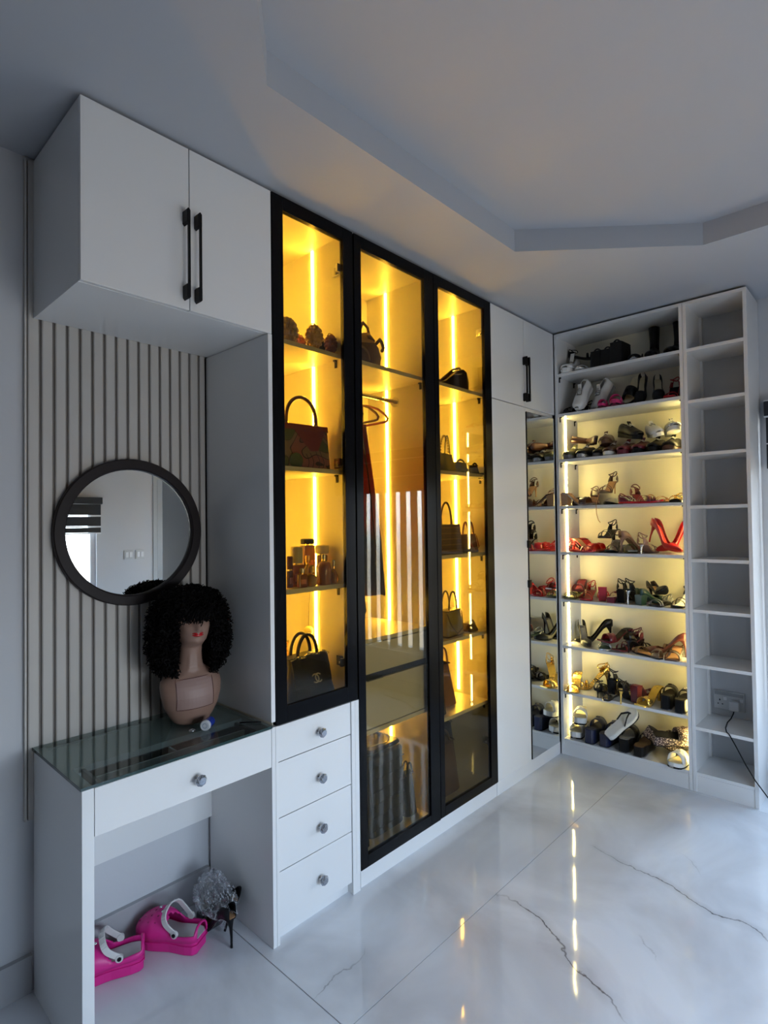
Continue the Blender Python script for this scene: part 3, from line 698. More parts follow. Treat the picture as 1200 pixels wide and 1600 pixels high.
def shoe(kind, c, label, loc, yaw, tilt=0, roll=0, c2=None, h=.09, ins=None, group=None, sc=1):
    """place one shoe; yaw in degrees = direction the toe points, tilt = heel-down/toe-up pitch, roll = onto its side"""
    key = (kind, c, c2, h, ins)
    if key not in _proto: o = _proto[key] = make(kind, c, c2, h, ins)
    else: o = dup(_proto[key])
    o.location = loc; o.rotation_euler = Matrix.Rotation(math.radians(yaw), 4, 'Z').__matmul__(Matrix.Rotation(-math.radians(tilt), 4, 'Y')).__matmul__(Matrix.Rotation(math.radians(roll), 4, 'X')).to_euler()
    o.scale = (sc*.98, sc*.86, sc)
    o['label'] = label; o['category'] = 'shoe'
    if group: o['group'] = group
    return o
def rack(si, px, y, kind, c, label, yaw, tilt=0, roll=0, dz=0, **k):
    z = RZ[si]; p = at(px, 950, 1, y)
    return shoe(kind, c, label, (min(max(p.x, .06), .70), y, z + dz + .0008), yaw, tilt, roll, group='shoes on the ' + SHN[si], **k)
SHN = ['topmost unlit shelf', 'second unlit shelf', 'highest lit shelf', 'second lit shelf', 'third lit shelf', 'fourth lit shelf', 'fifth lit shelf', 'sixth lit shelf', 'bottom shelf']
# --- topmost shelf (unlit)
rack(0, 884, .13, 'hightop', WHT, 'white high-top sneaker with dark laces at the left end of the topmost rack shelf', -100, c2=WHT, ins=BLK)
rack(0, 886, .20, 'sandal', BLK, 'black strappy sandal piled behind the white high-top on the topmost shelf', 20, dz=.125, h=.03, sc=.8)
rack(0, 914, .13, 'flat', WHT, 'white flat ankle-strap sandal second from left on the topmost rack shelf', -95, c2=WHT)
rack(0, 1003, .14, 'courtblock', BLK, 'black silver-trimmed shoe left of the ankle boots on the topmost shelf', -80, c2=SIL, h=.05, ins=GRY)
rack(0, 1031, .16, 'boot', BLK, 'taller black ankle boot near the right end of the topmost shelf', -75, h=.05)
rack(0, 1060, .14, 'boot', BLK, 'black ankle boot at the very right end of the topmost shelf', -85, h=.05)
# --- second shelf (unlit)
rack(1, 884, .13, 'sandal', BLK, 'black strappy sandal at the left end of the second unlit shelf', -95, h=.04)
rack(1, 903, .15, 'sandal', BLK, 'black sandal tucked beneath the narrow white trainer, second unlit shelf', -80, h=.045, c2=GRY)
rack(1, 926, .15, 'sneaker', WHT, 'narrow white trainer leaning against the back of the second unlit shelf', -90, -48, c2=WHT, ins=GRY, dz=.093, sc=.92)
rack(1, 951, .15, 'sneaker', WHT, 'wider white trainer with red-pink sole block beneath, second unlit shelf', -90, -50, c2=SIL, ins=GRY, dz=.095)
rack(1, 952, .06, 'platform', PNK, 'pink-red slide in front of the wider white trainer, second unlit shelf', -90, h=.04, c2=PNK, sc=.62, ins=PNK)
rack(1, 974, .10, 'platform', PNK, 'pink-red slide right of the white trainers on the second unlit shelf', -90, h=.045, c2=PNK, sc=.78, ins=PNK)
rack(1, 990, .17, 'platform', BLK, 'black slide with cream insole propped upright, leftmost of the cream-lined ones', -95, -58, ins=CRM, h=.03, dz=.108, sc=.92)
rack(1, 1011, .16, 'courtblock', BLK, 'black shoe with cream insole propped upright, middle of the cream-lined ones', -90, -60, ins=CRM, h=.02, dz=.105, sc=.9)
rack(1, 1036, .17, 'courtblock', BLK, 'black slip-on with cream lining lying askew, right of the propped pair', -70, -45, ins=CRM, h=.03, dz=.088, sc=.9)
rack(1, 1060, .14, 'sandalblock', RED, 'dark red strappy heel at the right end of the second unlit shelf', -90, h=.10, c2=BLK)
# --- highest lit shelf: dark trainers
T = [(884, .12, OLV, GRY, BLK, 'dark olive low trainer at the left end of the highest lit shelf'), (903, .12, BLK, SIL, GRY, 'black trainer with pale grey sole, second from left on the highest lit shelf'),
     (930, .12, BLK, GRY, BRN, 'black trainer with dark grey sole, third along the front of the highest lit shelf'), (953, .12, BRN, WHT, GRY, 'dark brown trainer with clean white toe sole on the highest lit shelf'),
     (977, .12, MAR, MAR, BLK, 'all-burgundy trainer in the middle of the highest lit shelf'), (1001, .12, MAR, BLK, BRN, 'burgundy trainer with black sole on the highest lit shelf'),
     (1026, .12, BLK, BLK, GRY, 'all-black trainer under the white striped one, highest lit shelf'), (1052, .12, BLK, BRN, GRY, 'black trainer with brown sole at the right end of the highest lit shelf')]
for q_, (px, y, c, c2, ins, lb) in enumerate(T): shoe('sneaker', c, lb, (.066 + .0858*q_, y, RZ[2] + .0008), -90, c2=c2, ins=ins, sc=.90, group='shoes on the ' + SHN[2])
rack(2, 918, .17, 'boot', BRN, 'dark brown boot lying on its side atop the trainers, highest lit shelf', -70, 0, 80, h=.03, dz=.135, sc=.75)
rack(2, 940, .2, 'sneaker', BRN, 'brown suede trainer stacked behind on the highest lit shelf', -80, 0, 10, dz=.098, c2=BRN, ins=TAN, sc=.85)
rack(2, 990, .16, 'sneaker', BLK, 'black trainer with white flash stacked on the burgundy pair', -40, -12, 0, dz=.112, c2=BLK, ins=WHT, sc=.9)
rack(2, 1030, .14, 'sneaker', WHT, 'white trainer with dark side stripes stacked on the black ones', -60, -8, 14, dz=.112, c2=WHT, ins=BLK, sc=.85)
rack(2, 1053, .15, 'sneaker', SIL, 'silvery white trainer stacked at the right end of the highest lit shelf', -75, 4, 0, dz=.106, c2=WHT, ins=GRY, sc=.85)
# --- second lit shelf
rack(3, 893, .12, 'mule', BRN, 'dark brown round-heeled mule at the left end of the second lit shelf', -95, h=.05, c2=BLK)
rack(3, 912, .13, 'mule', BRN, 'brown mule with tall slanted heel on the second lit shelf', -15, h=.085, c2=TAN)
rack(3, 934, .15, 'sandalblock', TAU, 'dusky brown strappy block sandal, centre left of the second lit shelf', -60, h=.07, c2=BRN)
rack(3, 950, .14, 'sandal', BRN, 'brown lace-up sandal raised on its neighbours above the dangling lace tie', -100, h=.08, c2=TAN)
rack(3, 966, .17, 'flat', WHT, 'white and black flat sandal behind the tan strap on the second lit shelf', -95, c2=BLK, ins=WHT)
rack(3, 985, .12, 'flat', WHT, 'white flat slipper in the middle of the second lit shelf', -60, c2=SIL)
rack(3, 1003, .16, 'sandal', MAR, 'burgundy sandal with raised heel, right of the white slipper', -20, h=.065)
rack(3, 1022, .12, 'flat', MAR, 'low burgundy sandal lying flat on the second lit shelf', 15, c2=RED, ins=MAR)
rack(3, 1040, .20, 'flat', TAN, 'tan flat sandal near the right of the second lit shelf', -70, c2=TAN)
rack(3, 1062, .13, 'flat', GLD, 'gold and black flat sandal at the right end of the second lit shelf', -80, c2=BLK, ins=GLD)
lace = build(MB().tube([(.255,.06,1.66),(.262,.0,1.61),(.262,-.012,1.585),(.264,-.012,1.53),(.275,-.012,1.49),(.285,-.010,1.478)], .0022, 5), 'lace_tie', cmat(TAN, .7), smooth=True); tag(lace, 'thin brown lace tie dangling over the front edge of the second lit shelf', 'lace')
# --- third lit shelf
rack(4, 902, .13, 'muleflare', RED, 'red mule with flared heel behind the low red sandal, third lit shelf', 5, h=.08, ins=TAN)
rack(4, 922, .10, 'flat', RED, 'low red sandal at the front left of the third lit shelf', -60, c2=RED)
rack(4, 936, .17, 'mule', RED, 'red and black mule facing right, third lit shelf', -20, h=.08, c2=BLK, ins=RED)
rack(4, 950, .10, 'sandal', BLK, 'black studded sandal right of the red shoes on the third lit shelf', -85, h=.05)
rack(4, 968, .14, 'sandalblock', BLK, 'black strappy sandal with raised ankle strap on the third lit shelf', -100, h=.075, c2=SIL)
rack(4, 984, .13, 'mule', OLV, 'grey-green mule in the middle of the third lit shelf', -60, h=.04, c2=GRY)
rack(4, 1001, .15, 'pump', TAU, 'dusky mauve stiletto seen from behind on the third lit shelf', 55, h=.095, ins=BRN)
rack(4, 1019, .10, 'sandal', TAU, 'taupe sandal with pale sole rim left of the red pumps', 85, h=.06, c2=SIL)
rack(4, 1043, .13, 'pump', RED, 'glossy red pointed pump leaning with heel up left, third lit shelf', -28, -16, h=.11, ins=(.6,.03,.03), dz=.040)
rack(4, 1066, .20, 'pump', RED, 'glossy red pointed pump at the right end of the third lit shelf', -140, -14, h=.11, ins=(.6,.03,.03), dz=.036)
# --- fourth lit shelf
rack(5, 889, .10, 'flat', OLV, 'dark olive flat sandal at the left end of the fourth lit shelf', -90, c2=OLV)
rack(5, 907, .18, 'mule', MAR, 'maroon mule with pale ornament on the fourth lit shelf', -50, h=.065)
rack(5, 922, .10, 'sandal', RED, 'crimson knotted sandal at the front of the fourth lit shelf', -85, h=.045, c2=MAR)
rack(5, 941, .14, 'mule', (.50,.03,.05), 'pinkish red block-heel mule with its square heel toward the front', 120, h=.085, c2=(.50,.03,.05), ins=(.6,.08,.08))
rack(5, 957, .10, 'mule', MAR, 'dark maroon low mule right of the pinkish block heel', 100, h=.035, ins=SIL)
rack(5, 975, .14, 'sandalblock', BLK, 'black block sandal with tall looped ankle strap on the fourth lit shelf', 95, h=.08)
rack(5, 994, .13, 'sandal', BLK, 'black sandal with slim silver heel on the fourth lit shelf', 80, h=.09, c2=SIL, ins=GRN)
rack(5, 1012, .18, 'courtblock', GRN, 'dark green closed shoe behind the silver-heeled sandal', 60, h=.06)
rack(5, 1028, .09, 'flat', GRY, 'slate grey gathered flat at the front of the fourth lit shelf', -75, c2=BLK)
rack(5, 1044, .15, 'pump', BLK, 'black pump showing its tan insole on the fourth lit shelf', -60, 24, h=.09, ins=TAN, dz=.0)
rack(5, 1066, .11, 'sandal', BLK, 'black sandal with white piping at the right end of the fourth lit shelf', -100, h=.06, c2=WHT)
# --- fifth lit shelf
rack(6, 908, .14, 'pump', BLK, 'black pointed pump at the left of the fifth lit shelf, toe to the right', -30, h=.10, ins=GRY, dz=0)
rack(6, 926, .17, 'pump', BLK, 'black pointed pump with heel up right, second on the fifth lit shelf', -140, h=.115, ins=GRY)
rack(6, 944, .08, 'flat', SIL, 'silver flat sandal at the front of the fifth lit shelf', -70, c2=SIL, ins=GRN)
rack(6, 962, .14, 'mule', MAR, 'dark maroon block mule, centre left of the fifth lit shelf', -120, h=.07, c2=BLK)
rack(6, 980, .14, 'sandalblock', MAR, 'maroon sandal with knotted front on the fifth lit shelf', -110, h=.06, c2=BLK)
rack(6, 999, .14, 'sandal', BLK, 'black sandal with coiled ankle strap on the fifth lit shelf', 95, h=.08)
rack(6, 1017, .08, 'flat', (.16,.10,.05), 'leopard brown flat at the front of the fifth lit shelf', 150, c2=BLK, ins=TAN)
rack(6, 1037, .16, 'pump', (.10,.025,.02), 'brown pump with upright ankle spike on the fifth lit shelf', 165, h=.10, ins=TAN)
rack(6, 1055, .22, 'sandal', BRN, 'brown slender-heeled sandal behind on the fifth lit shelf', -150, h=.08)
rack(6, 1068, .08, 'mule', BRN, 'brown and white pointed mule at the right end of the fifth lit shelf', -120, h=.05, c2=WHT, ins=TAN)
# --- sixth lit shelf
rack(7, 903, .13, 'muleflare', GLD, 'gold wedge-shaped mule at the left end of the sixth lit shelf', -70, h=.09, ins=GLD)
rack(7, 924, .18, 'sandal', GLD, 'gold frilled strappy sandal on the sixth lit shelf', -120, h=.10, c2=GLD)
rack(7, 934, .07, 'sandal', BLK, 'black low sandal with slim heel right of the gold pair', 115, h=.05)
rack(7, 953, .08, 'flat', BLK, 'black thin-strapped flat showing a pale insole, sixth lit shelf', 95, c2=BLK, ins=SIL)
rack(7, 967, .17, 'sandalblock', BLK, 'black tall sandal in the middle of the sixth lit shelf', 85, h=.09)
rack(7, 984, .09, 'sandal', BLK, 'black sandal with slim gold heel on the sixth lit shelf', 90, h=.085, c2=GLD)
rack(7, 996, .2, 'mule', MAR, 'dark brown upright mule behind the gold heel, sixth lit shelf', 75, h=.10)
rack(7, 1019, .13, 'muleflare', GLD, 'gold open mule standing toe to the front on the sixth lit shelf', -115, h=.085, ins=(.6,.4,.06))
rack(7, 1042, .13, 'platform', BLK, 'left-hand black chunky platform slide of the pair ending the sixth lit shelf', 95, h=.09, c2=BLK, ins=BLK, sc=.88)
rack(7, 1065, .11, 'platform', BLK, 'right-hand black chunky platform slide of the pair ending the sixth lit shelf', 92, h=.085, c2=SIL, ins=BLK, sc=.88)
# --- bottom shelf
rack(8, 897, .12, 'platform', WHT, 'lower white platform slide of the stacked pair at the bottom left', -72, h=.055, c2=WHT, ins=CRM, sc=.95)
rack(8, 899, .125, 'platform', WHT, 'upper white platform slide of the stacked pair on the bottom shelf', -60, h=.055, c2=WHT, ins=CRM, dz=.105, sc=.95)
rack(8, 927, .13, 'platform', NVY, 'navy platform slide next to the white stacked pair', 92, h=.085, c2=NVY, ins=NVY)
rack(8, 951, .14, 'platform', NVY, 'navy platform slide under the tilted white thong sandal', 88, h=.075, c2=GRY, ins=NVY)
rack(8, 966, .10, 'thong', WHT, 'white platform thong sandal propped steeply across the navy and black slides', 40, 40, 20, h=.035, c2=BLK, ins=WHT, dz=.145)
rack(8, 978, .13, 'platform', BLK, 'black platform slide with pale rim, centre of the bottom shelf', 95, h=.08, c2=BLK, ins=GRY)
rack(8, 1002, .12, 'platform', BLK, 'black platform slide with brown insole left of the patterned pair', 92, h=.06, c2=CRM, ins=(.13,.06,.02))
rack(8, 1026, .12, 'patterned', BRN, 'patterned brown and white platform slide underneath its stacked mate', 60, -28, 12, h=.06, ins=BLK, dz=.055)
rack(8, 1048, .11, 'patterned', BRN, 'patterned brown and white platform slide stacked on top of its mate', 40, 0, 18, h=.06, ins=BLK, dz=.012)
rack(8, 1068, .08, 'platform', WHT, 'white platform slide at the right end of the bottom shelf', -110, h=.035, c2=WHT, ins=CRM)
# ================================================================ mannequin bust and wig on the vanity
MX, MY, MZ = -.262, -2.404, .7812
FACE = math.radians(-11)
mt_ = thing('mannequin_bust', 'skin-toned mannequin head and shoulders with red lips on the vanity glass', 'mannequin', (MX, MY, MZ), rot=(0, 0, FACE), world=False)
skin = mat('mannequin_skin', (.27, .165, .125), .45, noise=.06, nscale=10)
#      z     half-width  half-depth  forward shift  squareness
SEC = [(0,.050,.040,.0,1),(.006,.062,.050,.0,1),(.03,.078,.060,.002,1),(.06,.094,.066,.004,1),(.10,.105,.070,.004,1),(.135,.109,.066,.0,1),(.155,.106,.060,-.004,1),
       (.172,.090,.052,-.007,1),(.186,.066,.046,-.009,1),(.200,.047,.041,-.010,1),(.220,.043,.041,-.010,1),(.250,.040,.040,-.006,1),(.272,.040,.041,-.003,1),
       (.283,.042,.048,.004,1),(.290,.042,.056,.012,1),(.300,.048,.066,.014,1),(.318,.056,.075,.010,1),(.340,.062,.083,.004,1),(.365,.067,.090,-.004,1),(.395,.070,.094,-.010,1),
       (.425,.068,.092,-.012,1),(.450,.058,.080,-.013,1),(.468,.042,.060,-.013,1),(.480,.020,.030,-.013,1),(.484,.002,.003,-.013,1)]
def lerpn(z):
    for p, q in zip(SEC, SEC[1:]):
        if z <= q[0]:
            u = (z-p[0])/(q[0]-p[0]); return [a+(b-a)*u for a, b in zip(p, q)]
    return list(SEC[-1])
zl = [.484*k/110 for k in range(111)]; NB = 56; rings = []
g = lambda x, c, s: math.exp(-((x-c)/s)**2)
for z in zl:
    _, wx, dx, sh, _ = lerpn(z); ring = []
    for k in range(NB):
        a = 2*PI*k/NB; aa = (a+PI) % (2*PI) - PI          # 0 = face forward
        x = sh + dx*math.cos(a); y = wx*math.sin(a)
        e = 0
        if z > .28:
            e += .019*g(aa,0,.13)*g(z,.345,.012)*(1 if z < .352 else 1) + .011*g(aa,0,.12)*g(z,.362,.016)      # nose and bridge
            e += .0055*g(aa,0,.30)*g(z,.327,.007)                                                               # lips
            e += .006*g(aa,0,.30)*g(z,.296,.012)                                                                 # chin
            e -= .010*(g(aa,.38,.17)+g(aa,-.38,.17))*g(z,.372,.010)                                             # eye sockets
            e += .004*(g(aa,.38,.3)+g(aa,-.38,.3))*g(z,.390,.008)                                               # brow
            e += .004*(g(aa,.62,.25)+g(aa,-.62,.25))*g(z,.345,.014)                                             # cheeks
            e -= .003*g(aa,0,.35)*g(z,.312,.005)
        elif z > .19:
            e += .0035*g(aa,.30,.12)*g(z,.215,.03) + .0035*g(aa,-.30,.12)*g(z,.215,.03)                         # neck cords
        elif z > .14: e += .004*(g(aa,.7,.35)+g(aa,-.7,.35))*g(z,.172,.010) - .004*g(aa,0,.18)*g(z,.178,.010)    # collar bones
        ring.append((x+e*math.cos(a), y+e*math.sin(a), z))
    rings.append(ring)
body = build(MB().loft(rings), 'bust', skin, mt_, smooth=True)
lip = cm((.42,.008,.012), .25, 0, .3)
fx = lambda z, a=0: None
def face_x(z, y):
    _, wx, dx, sh, _ = lerpn(z); return sh + dx*math.sqrt(max(0, 1-(y/wx)**2))
for nm, zc, hh, up in (('upper_lip', .3300, .0042, 1), ('lower_lip', .3235, .0050, -1)):
    rg = []
    for k in range(13):
        u = -1 + 2*k/12; y = u*.0215; tk = hh*(1-abs(u)**2.2)+.0003
        if up > 0: tk *= (1-.28*g(u,0,.16))
        fxx = face_x(zc, y) + .0038 - .003*u*u
        rg.append([(fxx+.0045*math.cos(b)*(1-abs(u)**3)+.0, y, zc + tk*math.sin(b)) for b in [2*PI*q/8 for q in range(8)]])
    build(MB().loft(rg), nm, lip, body, smooth=True, label='red painted lips')
for s in (-1, 1):
    y = s*.030
    ex = face_x(.372, y) - .013
    eye = build(MB().ell((ex, y, .372), (.012, .0135, .0085), 14, 9), 'eye', cm((.20,.18,.17), .3, 0, .2, noise=0), body, smooth=True)
    build(MB().ell((ex+.0085, y, .372), (.0045, .0055, .0055), 12, 7), 'iris', cm((.04,.02,.015), .15, 0, .5, noise=0), body, smooth=True)
    build(MB().tube([(face_x(.377,y+q*.014)-.003+.004*(1-q*q), y+q*.015, .3775+.004*(1-q*q)) for q in (-1,-.5,0,.5,1)], [.0006,.0014,.0018,.0014,.0006], 5), 'lash_line', cm((.01,.01,.01)), body, smooth=True)
    build(MB().tube([(face_x(.397,y+q*.018)+.002, y+q*.019, .395+.005*(1-q*q)-s*q*-.001) for q in (-1,-.5,0,.5,1)], [.0008,.0020,.0024,.0020,.0008], 5), 'brow', cm((.02,.014,.01)), body, smooth=True)
    # ear
    build(MB().ell((-.008, s*.067, .362), (.013, .006, .024), 12, 8), 'ear', skin, body, smooth=True)
# square label panel on the chest
lb = MB(); rg = []; rg2 = []
def chest(y, z, o): return (face_x(z, y)+o, y, z)
n = 10
for i in range(9):
    z = .062 + .103*i/8 
    rg.append([chest(-.066+.128*k/n, z + .004*k/n, .0012) for k in range(n+1)])
build(MB().loft(rg, closed=False, cap=False), 'chest_label', mat('pinkish_label', (.29,.19,.165), .5), mt_, solid=.0015, label='pinkish rectangular chest label')
cn = [(-.066,.062),(.062,.066),(.062,.169),(-.066,.165),(-.066,.062)]
pts = []
for (a, b), (c, d) in zip(cn, cn[1:]):
    for k in range(8): pts.append(chest(a+(c-a)*k/8, b+(d-b)*k/8, .002))
build(MB().tube(pts, .0010, 4, closed=True), 'label_border', cm((.09,.025,.025)), mt_, label='dark red border line')
# wig: dark cap plus curls
wg = thing('curly_wig', 'big black curly wig with a fringe worn by the mannequin', 'wig', (MX, MY, MZ+.17), rot=(0, 0, FACE), world=False)
hair = mat('black_curly_hair', (.003,.0025,.0025), .7, spec=.12)
WP = [(.484-.0,.03),(.47,.078),(.44,.108),(.40,.126),(.35,.137),(.30,.137),(.25,.135),(.21,.118),(.18,.092),(.165,.07)]
def hr(z):
    p = sorted(WP); 
    for (a, r0), (b, r1) in zip(p, p[1:]):
        if z <= b: return r0+(r1-r0)*max(0, (z-a)/(b-a))
    return .02
zo = .17   # wig origin above the glass
rg = []
for i in range(40):
    z = .175 + (.492-.175)*i/39; ring = []
    for k in range(48):
        a = 2*PI*k/48; aa = (a+PI) % (2*PI)-PI
        r = (hr(z) if z < .484 else .03*(1-(z-.484)/.01)**.5+.001)*.93 + random.uniform(-.005,.005)
        x, y = r*math.cos(a)*(.86 if z < .4 else 1.0) - .014, r*math.sin(a)
        if z < .400:       # open at the face: hair stays beside and behind
            wfront = .052 if z > .27 else .060
            if abs(y) < wfront + .01 and x > -.02: x = -.02
            elif x > .045: x = .045
        ring.append((x, y, z-zo))
    rg.append(ring)
build(MB().loft(rg), 'hair_cap', hair, wg)
cu = MB(); rnd = random.Random(3)
def curl(p, d, ln, rad, tk, turns):
    d = d.normalized(); u = d.orthogonal().normalized(); v = d.cross(u); pts = []
    ph = rnd.uniform(0, 6.28)
    for q in range(9):
        t = q/8; a = ph + turns*2*PI*t
        pts.append(p + d*ln*t + (u*math.cos(a)+v*math.sin(a))*rad)
    cu.tube(pts, tk, 3, cap=False)
for k in range(3000):
    z = rnd.uniform(.175, .486); a = rnd.uniform(-PI, PI); r = hr(z)
    x, y = r*math.cos(a)*(.86 if z < .4 else 1.0)-.014, r*math.sin(a)
    if z < .412 and x > .02 and abs(y) < .058: continue
    if z < .36 and x > .06: x = .05+rnd.uniform(-.02,.02)
    out = Vector((math.cos(a), math.sin(a), rnd.uniform(-.9, .4)))
    curl(Vector((x, y, z-zo)) - out*.012, out, rnd.uniform(.018,.036), rnd.uniform(.004,.008), .0019, rnd.uniform(.8,1.6))
for k in range(330):      # fringe over the brow
    y = rnd.uniform(-.062, .062); z = rnd.uniform(.410, .440)
    ln = rnd.uniform(.022, .050) * (1 if abs(y) > .02 else 1.12)
    curl(Vector((face_x(.40, y*.85)+rnd.uniform(.004,.020), y, z-zo)), Vector((.10, rnd.uniform(-.25,.25), -1)), ln, rnd.uniform(.003,.006), .0018, rnd.uniform(.8,1.5))
for k in range(320):      # sides framing the cheeks
    s = rnd.choice((-1,1)); z = rnd.uniform(.24,.41); y = s*rnd.uniform(.056,.075)
    curl(Vector((rnd.uniform(.01,.065), y, z-zo)), Vector((.25, s*.2, -1)), rnd.uniform(.02,.04), .006, .0019, 1.2)
# the hair is pressed flat where it meets the slat panel and the cabinet side
_ca, _sa = math.cos(FACE), math.sin(FACE)
def press(mb):
    out = []
    for x, y, z in mb.v:
        X, Y = MX + x*_ca - y*_sa, MY + x*_sa + y*_ca
        X = max(X, -.4215); Y = min(Y, -2.2415); dx, dy = X-MX, Y-MY
        out.append((dx*_ca + dy*_sa, -dx*_sa + dy*_ca, z))
    mb.v = out
press(cu)
build(cu, 'curls', hair, wg, kind='stuff')
# small things on the glass
GZ = .7808
jar = thing('lotion_jar', 'small blue plastic jar with white lid lying beside the bust', 'jar', (-.150, -2.398, GZ), rot=(0,0,math.radians(-52)), world=False)
build(MB().lathe([(.016,0),(.0175,.002),(.0175,.036),(.016,.038)], 22).xf(Matrix.Translation((-.018,0,.0176)) @ Matrix.Rotation(PI/2, 4, 'Y')), 'body', cm((.006,.03,.28), .25, 0, .4), jar, smooth=False)
build(MB().lathe([(.0176,.0),(.0176,.010),(.016,.012)], 22).xf(Matrix.Translation((.0205,0,.0176)) @ Matrix.Rotation(PI/2, 4, 'Y')), 'lid', cm((.6,.62,.65), .35), jar)
build(MB().tube([(.0326,.008*math.cos(2*PI*k/16),.0176+.008*math.sin(2*PI*k/16)) for k in range(16)], .0012, 4, closed=True), 'lid_ring', cm((.25,.32,.42), .4), jar)
rg_ = build(MB().tube([(-.165+.0095*math.cos(2*PI*k/20), -2.452+.0095*math.sin(2*PI*k/20), GZ+.0025) for k in range(20)], .0022, 6, closed=True), 'ring', M['chrome'], smooth=True); tag(rg_, 'silver ring lying on the vanity glass in front of the bust', 'ring')
pn = build(MB().tube([(-.10,-2.305,GZ+.004),(-.085,-2.285,GZ+.004),(-.062,-2.262,GZ+.004),(-.048,-2.250,GZ+.004)], .003, 6), 'pencil', M['matte_black'], smooth=True); tag(pn, 'thin black pencil on the vanity glass near the tall side panel', 'pencil')
# jewellery in the drawer tray
rnd = random.Random(11); jz = .6685
specs = [('pearl','necklace',WHT,'string of small pale beads at the left of the drawer tray'),('gold','chain',GLD,'tangled gold chain in the middle of the drawer tray'),('silver','chain',SIL,'silver chain beside the gold one in the drawer tray'),
         ('gold','bracelet',GLD,'gold bangle near the bust end of the drawer tray'),('red','necklace',(.25,.03,.04),'dark red bead necklace in the drawer tray'),('black','bracelet',BLK,'black bead bracelet in the drawer tray')]
for i, (k_, nm, c, lbl) in enumerate(specs):
    cx, cy_ = -.072+rnd.uniform(-.005,.005), -2.74+i*.085
    mb = MB()
    for q in range(26):
        a = 2*PI*q/26; mb.ell((cx+.030*math.cos(a)*(1+.3*math.sin(3*a)), cy_+.036*math.sin(a)*(1+.25*math.cos(2*a)), jz+.004), .0036, 6, 4)
    tag(build(mb, nm, cmat(c), smooth=True, kind=None), lbl, 'jewellery', 'jewellery under the desk glass')
for i, (c, lbl) in enumerate((((.28,.10,.10),'dusty red jewellery pouch lying under the left of the desk glass'), ((.16,.14,.13),'dark grey jewellery pouch lying under the middle of the desk glass'))):
    p = MB().rbox((-.155, -2.70+i*.13, jz), (.045,.09,.02), .01); tag(build(p, 'pouch', cm(c, .8), bevel=.002), lbl, 'pouch', 'pouches in the desk drawer')

